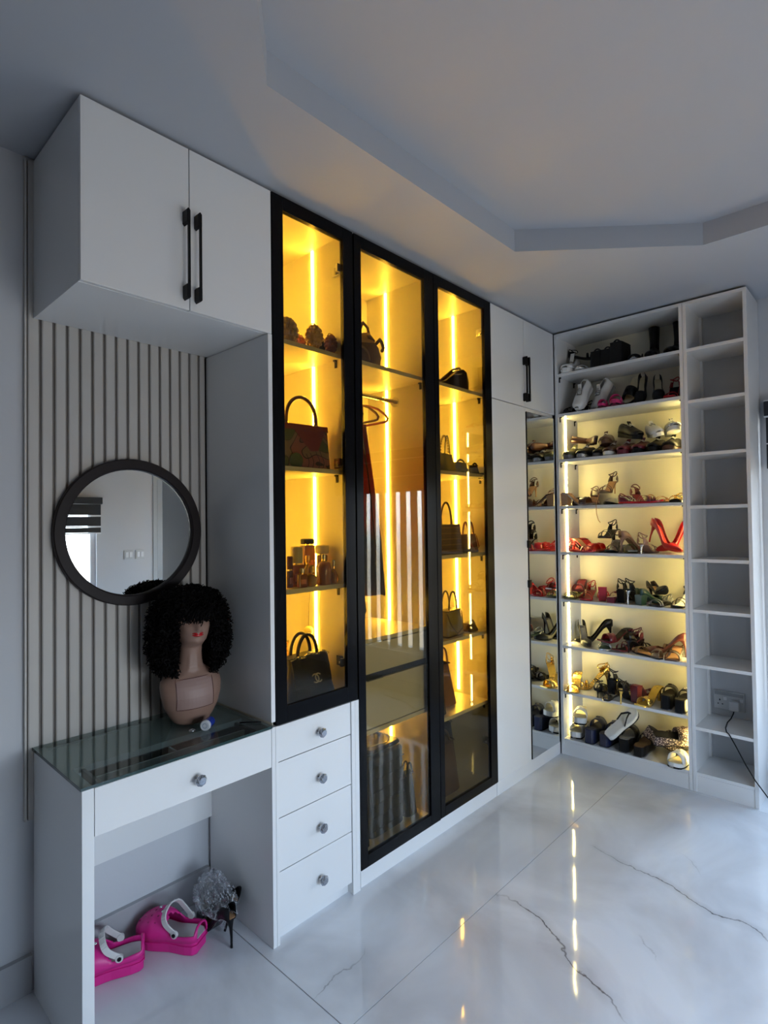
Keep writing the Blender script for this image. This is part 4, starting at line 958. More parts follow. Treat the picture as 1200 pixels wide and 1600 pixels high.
# ================================================================ pink clogs under the desk
pink = mat('fuchsia_foam', (.62, .018, .22), .42, noise=.05, nscale=12); pinkd = cm((.30,.005,.09), .6); pale = cm((.50,.50,.50), .6)
def clog(label, loc, yaw):
    r = thing('foam_clog', label, 'shoe', loc, 'pink clogs under the desk', (0,0,math.radians(yaw)), False)
    W = [(0,.026),(.05,.039),(.16,.044),(.42,.043),(.70,.056),(.86,.052),(.95,.038),(1,.016)]
    WID['clog'] = W
    build(sole_mb(.048, 'clog', 0, .040, flat=True, grow=.004), 'platform', pink, r, bevel=.004)
    rg = []
    for t in TT:
        w = lerp(W, t)+.007; rg.append([(X_(t)*1.03, -w, .030),(X_(t)*1.03, w, .030),(X_(t)*1.03, w, .034),(X_(t)*1.03, -w, .034)])
    build(MB().loft(rg), 'sole_groove', pink, r)
    H = lambda t: lerp([(0,.040),(.15,.036),(.3,.030),(.42,.040),(.55,.062),(.7,.066),(.85,.052),(.95,.032),(1,.010)], t)
    def op(t, a):
        if t < .54 - .16*abs(a-.5)*2: return .13+.06*(t>.4) < a < .87-.06*(t>.4) and t > .03
        return (abs(t-.93) < .02 and .2 < a < .8 and int(a*14) % 3 == 0)
    up = build(upper_mb(.046, 'clog', H, 0, 1, op, .038, n=18, grow=.003, pw=.62, ts=[k/30 for k in range(31)]), 'upper', pink, r, smooth=True, solid=.005)
    build(sole_mb(.051, 'clog', .002, .042, grow=-.004), 'footbed', pale, r)
    for i, t in enumerate((.64,.74,.84)):
        for j in range(-2, 3):
            w = lerp(W, t); th = PI/2 + j*.42; z = .038 + H(t)*math.sin(th)**.62
            build(MB().ell((X_(t), -w*math.cos(th)*1.05, z+.004), (.0055, .0055, .003), 8, 4), 'vent_hole', pinkd, up)
    # heel strap swung forward over the instep
    pts = [(X_(.30)+.0, -.050, .072), (X_(.44), -.053, .100), (X_(.50), -.040, .123), (X_(.525), 0, .134), (X_(.50), .040, .123), (X_(.44), .053, .100), (X_(.30), .050, .072)]
    sm = []
    P_ = [Vector(q) for q in [pts[0]] + pts + [pts[-1]]]
    for i in range(1, len(P_)-2):
        a, b, c_, d_ = P_[i-1:i+3]
        for q in range(4):
            u = q/4; sm.append(tuple(.5*((2*b)+(c_-a)*u+(2*a-5*b+4*c_-d_)*u*u+(3*b-a-3*c_+d_)*u*u*u)))
    sm.append(pts[-1])
    st = build(MB().ribbon(sm, (.75,0,-.45), .020, .005), 'heel_strap', cm((.62,.60,.58), .5), r, smooth=False, bevel=.001, label='white ridged strap')
    for q in range(3, len(sm)-3, 1): 
        if q % 2 == 0: build(MB().ribbon([Vector(sm[q])+Vector((.001,0,.003)), Vector(sm[q+1])*.35+Vector(sm[q])*.65+Vector((.001,0,.003))], (.75,0,-.45), .016, .003), 'strap_rib', cm((.48,.47,.46), .5), st)
    for s in (-1, 1):
        rv = build(MB().cyl((X_(.30), s*.046, .070), (X_(.30), s*.0560, .070), .012, 16), 'rivet', cm((.62,.60,.58), .5), r)
        build(MB().cyl((X_(.30), s*.0560, .070), (X_(.30), s*.0585, .070), .0065, 14), 'rivet_cap', M['matte_black'], rv)
    ch = build(MB().cyl((X_(.64), -.050, .075), (X_(.64), -.057, .081), .0105, 16), 'charm', cm((.60,.42,.40), .4), r, label='round pale charm with a face')
    for q in (-.004, .004): build(MB().ell((X_(.64)+q, -.0575, .083), .0014, 6, 4), 'charm_eye', M['matte_black'], ch)
    for q in (0, 1): build(MB().ell((X_(.60+.09*q), .012-.02*q, .112), (.006,.006,.004), 8, 5), 'stud', M['chrome'], r, smooth=True)
    return r
clog('fuchsia pink foam clog with white strap, nearer the front leg of the desk', (-.330, -2.672, .0008), -108)
clog('fuchsia pink foam clog with white strap, standing behind beside the wrapped heels', (-.305, -2.462, .0008), -146)
# stiletto shoes wrapped in clear plastic
def place(o, label, group=None): o['label'] = label; o['category'] = 'shoe'; 
s1 = shoe('pump', BLK, 'black stiletto wrapped in clear plastic on the floor, heel toward the front', (-.245, -2.340, .0008), 200, h=.105, ins=TAN, group='wrapped stilettos')
s2 = shoe('pump', BLK, 'black stiletto lying behind its wrapped mate against the desk side panel', (-.300, -2.300, .012), 172, 0, 20, h=.105, ins=TAN, group='wrapped stilettos')
film = thin_glass('crinkled_clear_film', (.90,.91,.93), 1.35, rough=.2, extra=.12)
rnd = random.Random(5); rg = []
for i in range(15):
    z = .055 + .150*i/14; ring = []; rr = math.sin(PI*(.25+.72*i/14))
    for k in range(30):
        a = 2*PI*k/30; j = rnd.uniform(.72, 1.18)
        ring.append((-.255 + .112*rr*j*math.cos(a), -2.318 + .060*rr*j*math.sin(a), z + rnd.uniform(-.014,.014)))
    rg.append(ring)
_nt = film.node_tree; _o = [n for n in _nt.nodes if n.type == 'OUTPUT_MATERIAL'][0]; _src = _o.inputs[0].links[0].from_socket
_d = _nt.nodes.new('ShaderNodeBsdfDiffuse'); _d.inputs[0].default_value = (.75,.77,.80,1); _m2 = _nt.nodes.new('ShaderNodeMixShader')
_n = _nt.nodes.new('ShaderNodeTexNoise'); _n.inputs['Scale'].default_value = 26; _n.inputs['Detail'].default_value = 4; _r = _nt.nodes.new('ShaderNodeValToRGB')
_r.color_ramp.elements[0].position = .48; _r.color_ramp.elements[0].color = (.03,.03,.03,1); _r.color_ramp.elements[1].position = .66; _r.color_ramp.elements[1].color = (.42,.42,.42,1)
_nt.links.new(_n.outputs[0], _r.inputs[0]); _nt.links.new(_r.outputs[0], _m2.inputs[0]); _nt.links.new(_src, _m2.inputs[1]); _nt.links.new(_d.outputs[0], _m2.inputs[2]); _nt.links.new(_m2.outputs[0], _o.inputs[0])
pb = build(MB().loft(rg, cap=False), 'plastic_bag', film); tag(pb, 'crumpled clear plastic bag wrapped around the black stilettos under the desk', 'bag')
# ================================================================ bags and goods behind the glass doors
def arc(p0, p1, hgt, n=14, side=(0,0,1), bulge=1.0):
    p0, p1 = Vector(p0), Vector(p1); s = Vector(side)
    return [p0.lerp(p1, .5 - .5*math.cos(PI*k/n)) + s*hgt*math.sin(PI*k/n)**bulge for k in range(n+1)]
def handbag(name, label, loc, yaw, w, d, h, c, group, tw=.85, td=.6, hh=.1, hc=None, hw=.5, r=.012, two=True, flap=False, gloss=.4, tk=.005, hard=M['gold'], base=False, stripes=0, strap=False, body_mat=None):
    """w along local y (front faces +x)"""
    t = thing(name, label, 'bag', loc, group, (0,0,math.radians(yaw)), False)
    A = body_mat or cm(c, gloss, 0, .15, bump=.15, bscale=90); H_ = cm(hc or c, .4, 0, .2)
    b = build(MB().rbox((0,0,0), (d, w, h), r, tw, td), 'body', A, t, smooth=False, bevel=.003)
    # seam piping along the top rim and the sides
    k = 4; zz = h-.003
    build(MB().tube([(x*d/2*td, y*w/2*tw, zz) for x, y in ((1,-.9),(1,.9),(.6,1),(-.6,1),(-1,.9),(-1,-.9),(-.6,-1),(.6,-1))], .0022, 5, closed=True), 'rim_piping', H_, b)
    for s in ((-1, 1) if two else (1,)):
        a = arc((s*d/2*td*.7, -w*hw/2, h-.006), (s*d/2*td*.7, w*hw/2, h-.006), hh)
        hd = build(MB().tube(a, tk, 7), 'handle', H_, t, smooth=True)
        for q in (a[0], a[-1]): build(MB().tube([Vector(q)+Vector((0, .007*math.cos(2*PI*j/10), .003+.009*math.sin(2*PI*j/10))) for j in range(10)], .0016, 5, closed=True), 'ring', hard, hd)
    if flap:
        build(MB().ribbon([(-d/2*td, 0, h+.001), (d/2*td*.9, 0, h+.002), (d/2*(td+.12), 0, h*.80), (d/2*(td+.24), 0, h*.52)], (0,1,0), w*tw*.96, .004), 'flap', A, t, bevel=.001)
        build(B(d/2*(td+.26), -.012, h*.50, d/2*(td+.26)+.006, .012, h*.58), 'clasp', hard, t, bevel=.001)
    for k in range(stripes):
        z = h*(.12+.76*k/max(1, stripes-1)); q = 1-(1-tw)*z/h; e = 1-(1-td)*z/h
        build(B(d/2*e-.001, -w/2*q*.93, z-.003, d/2*e+.0012, w/2*q*.93, z+.003), 'stripe', cm((.28,.18,.06), .6), b)
    if base: build(MB().rbox((0,0,0), (d*1.02, w*1.02, .010), r*.9), 'base', H_, b)
    if strap:
        build(MB().tube([(d/2*td, -w*.45, h*.9), (d*.62, -w*.42, h*.45), (d*.66, -w*.1, h*.12), (d*.62, w*.3, h*.3), (d/2*td, w*.45, h*.9)], .003, 5), 'shoulder_strap', H_, t, smooth=True)
    return t
e = .0008
# ---- display cabinet, top shelf: beaded and metallic clutches
G1 = 'beaded clutches on the top shelf'
def beaded(label, cx, cy_, z, rx, ry, rz, br, c, yaw=0, nu=16, nv=8):
    t = thing('beaded_clutch', label, 'bag', (cx, cy_, z), G1, (0,0,math.radians(yaw)), False)
    b = build(MB().ell((0,0,rz+br*.5), (rx*.95, ry*.95, rz*.95), 18, 10), 'body', cmat(c), t, smooth=True)
    mb = MB()
    for i in range(nv):
        a = -PI/2*.92 + PI*.92*i/(nv-1); q = math.cos(a); m_ = max(4, int(nu*q))
        for k in range(m_):
            u = 2*PI*(k+.5*(i%2))/m_; mb.ell((rx*q*math.cos(u), ry*q*math.sin(u), rz+br*.5+rz*math.sin(a)), br, 6, 4)
    build(mb, 'beads', cmat(c), t, smooth=True, kind='stuff')
    build(MB().tube(arc((0,-.018,2*rz), (0,.018,2*rz), .012, 8), .002, 5), 'clasp', M['gold'], t, smooth=True)
    return t
z1 = 2.190 + e
beaded('pearly bronze beaded clutch at the left of the top shelf', -.11, at(454,500,0,-.11).y, z1, .035, .045, .050, .0095, (.45,.33,.20), 10)
beaded('small coppery jewelled clutch second from left on the top shelf', -.15, at(471,500,0,-.15).y, z1, .028, .030, .036, .006, (.75,.30,.08), 0)
beaded('golden sequinned clutch in the centre of the top shelf', -.10, at(487,500,0,-.10).y, z1, .032, .034, .046, .006, (.70,.45,.14), 15)
t = thing('clear_pouch', 'shiny green-brown rounded pouch with a pale frame on the top shelf', 'bag', (-.11, at(505,500,0,-.11).y, z1), G1, (0,0,.2), False)
build(MB().ell((0,0,.042), (.030,.042,.042), 18, 10), 'body', cm((.10,.09,.04), .15, .3, .6), t, smooth=True)
build(MB().tube([(.012, .040*math.cos(a), .048+.036*math.sin(a)) for a in [PI*k/14 for k in range(15)]], .0022, 5), 'frame', M['gold'], t, smooth=True)
build(MB().rbox((.012,0,0), (.035,.055,.024), .008), 'base', cm((.30,.26,.03), .3), t)
beaded('dark red round beaded clutch at the right of the top shelf', -.12, -1.866, z1+.0, .022, .024, .036, .006, (.22,.07,.06), 0).location = (-.075, at(519,500,0,-.075).y, z1)
# ---- shelf 2: art-print handbag
z2 = 1.711 + e
ab = thing('printed_handbag', 'boxy handbag printed with a colourful abstract drawing, arched brown handle', 'bag', (-.125, -1.975, z2), 'handbags in the display cabinet', (0,0,math.radians(-8)), False)
w_, d_, h_ = .225, .085, .172
def art_mat():
    m = mat('printed_artwork_leather', (.30,.13,.12), .45); nt = m.node_tree; b = nt.nodes['Principled BSDF']; N = nt.nodes.new; L = nt.links.new
    tc = N('ShaderNodeTexCoord'); mp = N('ShaderNodeMapping'); mp.inputs['Location'].default_value = (3,1.3,.4); L(tc.outputs['Object'], mp.inputs[0])
    n = N('ShaderNodeTexNoise'); n.inputs['Scale'].default_value = 11; n.inputs['Detail'].default_value = 0; L(mp.outputs[0], n.inputs['Vector'])
    r = N('ShaderNodeValToRGB'); r.color_ramp.interpolation = 'CONSTANT'; el = r.color_ramp.elements; el[0].color = (.10,.13,.05,1); el[1].position = .36; el[1].color = (.02,.008,.008,1)
    for p_, c_ in ((.375,(.26,.19,.13,1)),(.50,(.02,.008,.008,1)),(.512,(.34,.12,.11,1)),(.62,(.02,.008,.008,1)),(.63,(.19,.09,.10,1))):
        q = el.new(p_); q.color = c_
    L(n.outputs[0], r.inputs[0]); L(r.outputs[0], b.inputs['Base Color']); return m
b = build(MB().rbox((0,0,0), (d_, w_, h_), .006, .97, .62), 'body', art_mat(), ab, bevel=.002)
build(MB().ribbon([(-d_/2*.6,0,h_+.0015),(d_/2*.66,0,h_+.002),(d_/2*.74,0,h_-.02)], (0,1,0), w_*.96, .003), 'flap_top', cm((.20,.03,.035), .45), ab)
# pointed front flap
build(MB().add([(d_/2*.64+.002,-.065,h_-.004),(d_/2*.64+.002,.100,h_-.004),(d_/2*.86+.002,.055,h_*.42),(d_/2*.85+.002,.020,h_*.40),(d_/2*.64-.002,-.065,h_-.004),(d_/2*.64-.002,.100,h_-.004),(d_/2*.86-.001,.055,h_*.42),(d_/2*.85-.001,.020,h_*.40)], [(0,3,2,1),(4,5,6,7),(0,1,5,4),(1,2,6,5),(2,3,7,6),(3,0,4,7)]), 'front_flap', cm((.24,.04,.05), .45), ab, bevel=.001)
build(MB().cyl((d_/2*.97,-.052,.028),(d_/2*.97+.004,-.052,.028), .030, 20), 'printed_spot', cm((.05,.10,.03), .5), ab, label='green round spot')
for yy, hh in ((.0,.058),(.022,.062),(.052,.10),(.072,.075)):
    build(MB().tube([(d_/2*(.98-.38*z/h_)+.001, yy+.009*math.sin(z*60), z) for z in [hh*k/10 for k in range(11)]], .0017, 4), 'drawn_line', cm((.03,.01,.01), .6), ab)
hd = build(MB().tube(arc((0,-.072,h_+.010),(0,.070,h_+.010), .108, 18, bulge=.8), .0078, 10), 'handle', cm((.10,.04,.035), .35, 0, .3), ab, smooth=True)
for yy in (-.072,.070): build(MB().tube([(0, yy+.009*math.cos(2*PI*j/12), h_+.008+.010*math.sin(2*PI*j/12)) for j in range(12)], .0022, 6, closed=True), 'ring', M['gold'], hd, smooth=True)
rb_ = thing('red_handbag', 'red handbag mostly hidden at the left behind the printed one', 'bag', (-.26, -2.115, z2), 'handbags in the display cabinet', None, False)
build(MB().rbox((0,0,0), (.08,.12,.15), .012, .9, .5), 'body', cm((.30,.02,.02), .4), rb_, bevel=.003); build(MB().tube(arc((0,-.04,.145),(0,.04,.145), .07), .005, 7), 'handle', cm((.35,.02,.02), .4), rb_, smooth=True)
# ---- shelf 3: perfumes
z3 = 1.246 + e; GP = 'perfume bottles on the third shelf'
def perfume(label, cx, cy_, kind, w, h, cap_h, liquid, capc, d=None, cap_w=None, shape='box'):
    t = thing('perfume_bottle', label, 'bottle', (cx, cy_, z3), GP, (0,0,rnd.uniform(-.3,.3)), False)
    d = d or w*.6
    gm = mat('coloured_bottle_glass_%d' % len(bpy.data.materials), liquid, .06, coat=.8, trans=.35, noise=.25, nscale=40)
    if shape == 'box': mb = MB().rbox((0,0,0), (d, w, h), min(.006, d*.3), .96, .96)
    elif shape == 'round': mb = MB().lathe([(w*.42,0),(w*.5,.004),(w*.5,h*.75),(w*.42,h*.92),(w*.16,h)], 20)
    elif shape == 'drop': mb = MB().lathe([(w*.25,0),(w*.44,h*.08),(w*.5,h*.28),(w*.42,h*.5),(w*.25,h*.75),(w*.14,h)], 18)
    else: mb = MB().ell((0,0,h/2), (d/2, w/2, h/2), 20, 12)
    build(mb, 'glass_body', gm, t, smooth=shape != 'box', bevel=.001 if shape == 'box' else 0)
    if shape == 'box': build(B(d/2+.0002, -w*.28, h*.25, d/2+.001, w*.28, h*.6), 'label_plate', cm([min(1, c*1.7+.08) for c in liquid], .4), t)
    build(MB().cyl((0,0,h-.001),(0,0,h+.008), w*.16, 12), 'collar', M['gold'], t, smooth=False)
    cw = (cap_w or w*.5)/2
    build(MB().lathe([(cw*.95,0),(cw,.003),(cw,cap_h-.004),(cw*.85,cap_h)], 18, (0,0,h+.006)), 'cap', cmat(capc), t, smooth=False)
    return t
perfume('tall slim maroon perfume bottle at the far left of the perfume shelf', -.085, at(453, 900, 0, -.085).y, 0, .026, .065, .050, (.10,.005,.02), (.10,.02,.04), cap_w=.024)
perfume('amber perfume bottle with a big white cap on the perfume shelf', -.10, at(464, 900, 0, -.10).y, 0, .058, .085, .065, (.42,.12,.05), CRM, cap_w=.048)
perfume('squat amber bottle standing before the white-capped one', -.065, at(472, 900, 0, -.065).y, 0, .040, .050, .018, (.45,.13,.03), SIL, cap_w=.022)
perfume('round golden perfume bottle with cut cap, centre left', -.14, at(481, 900, 0, -.14).y, 0, .045, .080, .030, (.70,.45,.08), GLD, shape='ell')
perfume('little gold flower-capped bottle at the front of the perfume shelf', -.065, at(487, 900, 0, -.065).y, 0, .038, .046, .030, (.65,.38,.08), GLD, shape='round', cap_w=.026)
perfume('tall bottle with a flat black square cap at the back of the perfume shelf', -.175, at(493, 900, 0, -.175).y, 0, .060, .155, .022, (.50,.20,.04), BLK, cap_w=.058)
perfume('amber jar-like perfume bottle with silver neck at the shelf front', -.065, at(506, 900, 0, -.065).y, 0, .062, .095, .020, (.48,.17,.04), SIL, shape='round', cap_w=.02)
perfume('rounded cream-capped bottle behind the amber jar', -.125, at(513, 900, 0, -.125).y, 0, .044, .115, .035, (.45,.22,.06), CRM, cap_w=.058)
perfume('small teardrop perfume bottle at the right of the shelf', -.065, at(527, 900, 0, -.065).y, 0, .044, .062, .028, (.42,.20,.07), SIL, shape='drop', cap_w=.014)
perfume('yellow-green bottle behind the golden round one', -.22, at(476, 900, 0, -.22).y, 0, .045, .12, .028, (.45,.50,.04), (.55,.6,.1), cap_w=.026)
# ---- cabinet floor: black bag with interlocked emblem, gold bag behind
z4 = .800 + e
bb = thing('black_handbag', 'black quilted handbag with chain and pale interlocked-letter emblem, bottom of the display cabinet', 'bag', (-.115, -1.955, z4), 'handbags in the display cabinet', (0,0,math.radians(6)), False)
blk = cm((.012,.007,.006), .5, 0, .1, bump=.5, bscale=30)
w_, d_, h_ = .25, .12, .165
build(MB().rbox((0,0,0), (d_, w_, h_), .02, .70, .5), 'body', blk, bb, bevel=.003)
build(MB().ribbon([(-d_*.25,0,h_+.003),(d_*.24,0,h_+.004),(d_*.36,0,h_*.72),(d_*.47,0,h_*.34)], (0,1,0), w_*.78, .006), 'flap', blk, bb, bevel=.002)
for s in (-1, 1): build(MB().tube(arc((s*.02,-.055,h_),(s*.02,.05,h_), .085), .007, 8), 'handle', cm((.018,.012,.01), .35, 0, .3), bb, smooth=True)
ch = MB()
for k in range(16):
    y = -.095+.19*k/15; z = h_+.010+.012*math.sin(k*1.1)*.5 - .010*abs(k-8)/8; rr = .0065
    q = k % 2
    ch.tube([(.036+(0 if q else rr*.5*math.sin(a)), y+rr*1.2*math.cos(a), z+(rr*.7*math.sin(a) if q else 0)) for a in [2*PI*j/8 for j in range(8)]], .0016, 4, closed=True)
build(ch, 'chain', cmat(SIL), bb, smooth=True, kind='stuff')
for s in (-1, 1):      # two interlocking open rings
    a0 = 0 if s > 0 else PI
    pts = [(0, s*.0085 + .0165*math.cos(a), .0165*math.sin(a)) for a in [a0+.75+(2*PI-1.5)*k/18 for k in range(19)]]
    build(MB().tube(pts, .0026, 6).xf(Matrix.Translation((d_*.47+.004, .012, h_*.49)) @ Matrix.Rotation(-.42, 4, 'Y')), 'emblem', cm((.62,.58,.50), .3, .4), bb, smooth=True, label='pale metal emblem ring')
gb = thing('gold_handbag', 'gold ruffled bag glowing behind the black quilted handbag', 'bag', (-.30, -2.03, z4), 'handbags in the display cabinet', None, False)
rg = [[(.05*(1+.16*math.sin(7*a+z*60))*q*math.cos(a), .095*(1+.12*math.sin(9*a-z*50))*q*math.sin(a), z) for a in [2*PI*k/48 for k in range(48)]] for z, q in ((0,.8),(.03,1),(.08,1.02),(.13,.95),(.17,.85),(.195,.9))]
build(MB().loft(rg), 'body', cmat(GLD), gb, smooth=True); build(MB().tube(arc((0,-.05,.19),(0,.05,.19), .06), .005, 6), 'handle', cmat(GLD), gb, smooth=True)
sg = thing('string_of_balls', 'pale round fairy-light ball hanging by the light strip, lower display compartment', 'ornament', (-.23, -1.87, 1.03), None, None, False)
build(MB().ell((0,0,0), .022, 16, 10), 'ball', cm((.70,.62,.25), .4), sg, smooth=True); build(MB().tube([(0,0,.02),(.0,.003,.1),(0,.012,.19)], .001, 4), 'thread', cm(BRN), sg)

# ---- middle wardrobe: slouchy bag on top shelf
zt = 2.193 + e
sb = thing('slouchy_bag', 'dark brown slouchy bag with tan collar on the top shelf of the middle wardrobe', 'bag', (-.20, -1.585, zt), None, (0,0,.1), False)
rg = []
for z, rx, ry, ox in ((0,.055,.10,0),(.02,.075,.125,0),(.06,.078,.13,.0),(.10,.07,.12,.0),(.125,.055,.10,.0),(.135,.06,.105,.0),(.15,.045,.08,.01)):
    rg.append([(ox+rx*(1+.06*math.sin(5*a+z*40))*math.cos(a), ry*(1+.05*math.sin(6*a+z*30))*math.sin(a), z+.012*math.sin(2*a)) for a in [2*PI*k/32 for k in range(32)]])
build(MB().loft(rg), 'body', cm((.06,.025,.020), .5, bump=.3, bscale=30), sb, smooth=True)
rg = [[(.062*q*math.cos(a), .108*q*math.sin(a), z+.010*math.sin(3*a)) for a in [2*PI*k/28 for k in range(28)]] for z, q in ((.118,1.0),(.145,.92),(.165,.75))]
build(MB().loft(rg), 'collar', cm((.38,.24,.12), .6), sb, smooth=True)
build(MB().tube([(.05,.075,.13),(.045,.105,.158),(.035,.128,.150),(.04,.135,.125),(.045,.118,.105)], .008, 7), 'strap', cm((.08,.03,.02), .5), sb, smooth=True)
build(MB().tube([(.03,-.02,.165),(.04,.0,.215),(.03,.04,.20),(.02,.06,.165)], .007, 7), 'top_loop', cm((.12,.06,.03), .5), sb, smooth=True)
build(MB().tube(arc((.078,-.10,.03),(.078,.0,.03), .055), .005, 6), 'front_loop', cm((.20,.12,.09), .5), sb, smooth=True)
# hangers and clothes on the rod
def hanger(name, label, y, col, tilt=0):
    hg = thing(name, label, 'hanger', (-.235, y, 2.1065), 'clothes hangers on the rod', (0,0,tilt), False)
    build(MB().tube([(-.016,0,-.004),(-.012,0,.008),(0,0,.0145),(.012,0,.006),(.012,0,-.010),(.0,0,-.028),(0,0,-.055)], .0022, 6), 'hook', M['chrome'], hg, smooth=True)
    body = [(q*.83,0,w_) for q, w_ in ((0,-.055),(.06,-.064),(.14,-.090),(.195,-.122),(.212,-.140),(.205,-.152),(.19,-.154),(0,-.156),(-.19,-.154),(-.205,-.152),(-.212,-.140),(-.195,-.122),(-.14,-.090),(-.06,-.064))]
    build(MB().tube(body, .0055, 7, closed=True), 'frame', cm(col, .35, 0, .3), hg, smooth=True)
hanger('clothes_hanger', 'red plastic hanger at the right end of the hanging rod', -1.545, (.40,.02,.03))
hanger('clothes_hanger', 'dark hanger carrying the ombre dress', -1.607, (.12,.02,.03))
def garment(name, label, y, prof, m, waves, hem, pid, parts=None):
    """prof: list (z, half_front, half_thick, centre_x)"""
    g_ = thing(name, label, 'clothing', (-.27, y, 1.96), 'garments on the hanging rod', None, True)
    rg = []
    N_ = 64
    for z, hf, ht, cx in prof:
        k_ = max(0, (1.9-z))*1.3
        rg.append([(cx+hf*math.cos(a)*(1+.02*math.sin(waves*a)*k_), y + ht*math.sin(a)*(1+.35*k_*math.sin(waves*a+pid)) , z + (hem*math.sin(waves*a*.5) if z < prof[-1][0]+.02 else 0)) for a in [2*PI*k/N_ for k in range(N_)]])
    b = build(MB().loft(rg, cap=False), 'fabric', m, g_, smooth=True, solid=.002)
    return g_, b
def ombre():
    m = mat('ombre_silk', (.4,.1,.1), .32, sheen=.3); nt = m.node_tree; b = nt.nodes['Principled BSDF']; N = nt.nodes.new; L = nt.links.new
    g2 = N('ShaderNodeNewGeometry'); s = N('ShaderNodeSeparateXYZ'); mr = N('ShaderNodeMapRange'); r = N('ShaderNodeValToRGB')
    n = N('ShaderNodeTexNoise'); n.inputs['Scale'].default_value = 3; ad = N('ShaderNodeMath'); ad.operation = 'MULTIPLY_ADD'; ad.inputs[1].default_value = .12
    L(g2.outputs['Position'], s.inputs[0]); L(g2.outputs['Position'], n.inputs['Vector']); L(n.outputs[0], ad.inputs[0]); L(s.outputs[2], ad.inputs[2]); L(ad.outputs[0], mr.inputs[0]); mr.inputs[1].default_value = 1.16; mr.inputs[2].default_value = 2.02
    el = r.color_ramp.elements; el[0].color = (.10,.02,.02,1); el[1].color = (.16,.008,.015,1)
    for p_, c_ in ((.10,(.22,.10,.12,1)),(.2,(.12,.13,.24,1)),(.36,(.22,.23,.38,1)),(.43,(.85,.28,.26,1)),(.70,(.9,.22,.17,1)),(.90,(.40,.03,.04,1))):
        q = el.new(p_); q.color = c_
    L(mr.outputs[0], r.inputs[0]); L(r.outputs[0], b.inputs['Base Color'])
    tl = N('ShaderNodeBsdfTranslucent'); mx = N('ShaderNodeMixShader'); mx.inputs[0].default_value = .45; out = [n for n in nt.nodes if n.type == 'OUTPUT_MATERIAL'][0]
    L(r.outputs[0], tl.inputs[0]); L(b.outputs[0], mx.inputs[1]); L(tl.outputs[0], mx.inputs[2]); L(mx.outputs[0], out.inputs[0]); return m
g1, b1 = garment('ombre_dress', 'long dress fading from dark red through coral to navy on the hanging rod', -1.607, [(1.943,.095,.010,-.235),(1.90,.100,.014,-.235),(1.7,.130,.017,-.230),(1.45,.165,.020,-.225),(1.2,.182,.022,-.222),(1.17,.184,.022,-.222)], ombre(), 9, .006, 0)
build(MB().tube([(-.136,-1.630,1.88),(-.100,-1.634,1.7),(-.062,-1.640,1.45),(-.042,-1.642,1.2)], .003, 6), 'front_placket', cm((.06,.01,.01), .5), g1, smooth=True)
g2_, b2 = garment('black_dress', 'black dress with a scalloped hem hanging left of the ombre dress', -1.705, [(1.943,.10,.012,-.235),(1.90,.11,.015,-.235),(1.7,.13,.020,-.235),(1.4,.150,.024,-.235),(1.15,.165,.028,-.232),(1.10,.170,.029,-.230)], cm((.012,.010,.014), .75, sheen=.3), 7, .02, 1)
for gg, yy, cc in ((g1, -1.607, (.16,.008,.015)), (g2_, -1.705, (.01,.01,.012))):
    for s_ in (-1, 1): build(MB().tube([(-.235+s_*.072,yy-.0095,1.940),(-.235+s_*.070,yy-.0095,2.035),(-.235+s_*.069,yy,2.0455),(-.235+s_*.070,yy+.0095,2.035),(-.235+s_*.072,yy+.0095,1.940)], .0016, 5), 'hanging_loop', cm(cc, .6), gg, smooth=True)
for k in range(5): build(MB().ell((-.072-.012*k, -1.752+.003*k, 1.125+.004*(k%2)), (.004,.004,.004), 8, 5), 'hem_bead', M['chrome'], g2_, smooth=True)
hanger('clothes_hanger', 'dark hanger carrying the black dress', -1.705, (.02,.02,.02))
# bags at the bottom of the middle wardrobe
zb = .094 + e
sc_ = thing('quilted_vanity_case', 'large black quilted case with glossy trim at the bottom of the middle wardrobe', 'case', (-.200, -1.540, zb), 'bags at the wardrobe bottom', (0,0,.02), False)
qm = cm((.012,.015,.013), .3, 0, .2, bump=.25, bscale=50)
build(MB().rbox((0,0,0), (.22,.235,.36), .03), 'body', qm, sc_, bevel=.004)
for k in range(6):
    z = .04+.055*k; build(MB().tube([(.1115,-.108,z),(.1115,.108,z)], .0025, 5), 'quilt_seam', cm((.01,.01,.01), .3), sc_)
build(MB().rbox((0,0,.363), (.20,.22,.022), .028), 'lid', qm, sc_, bevel=.003)
build(MB().tube(arc((.0,-.06,.385),(.0,.06,.385), .035), .007, 8), 'handle', cm((.02,.02,.02), .2, 0, .5), sc_, smooth=True)
build(MB().tube([(.08*c_, .098*s_, .388+.004*math.sin(5*k)) for k, (c_, s_) in enumerate([(math.cos(2*PI*q/24), math.sin(2*PI*q/24)) for q in range(24)])], .004, 5, closed=True), 'lid_trim', cmat(SIL), sc_, smooth=True)
handbag('black_backpack', 'black soft backpack slumped in front of the quilted case', (-.115, -1.738, zb), 0, .125, .11, .26, (.014,.012,.014), 'bags at the wardrobe bottom', tw=.75, td=.6, hh=.06, r=.03)
handbag('small_black_bag', 'small black pouch bag leaning right of the quilted case', (-.13, -1.362, zb+.0), 0, .08, .07, .20, (.018,.020,.022), 'bags at the wardrobe bottom', tw=.7, td=.5, hh=.05, r=.02)
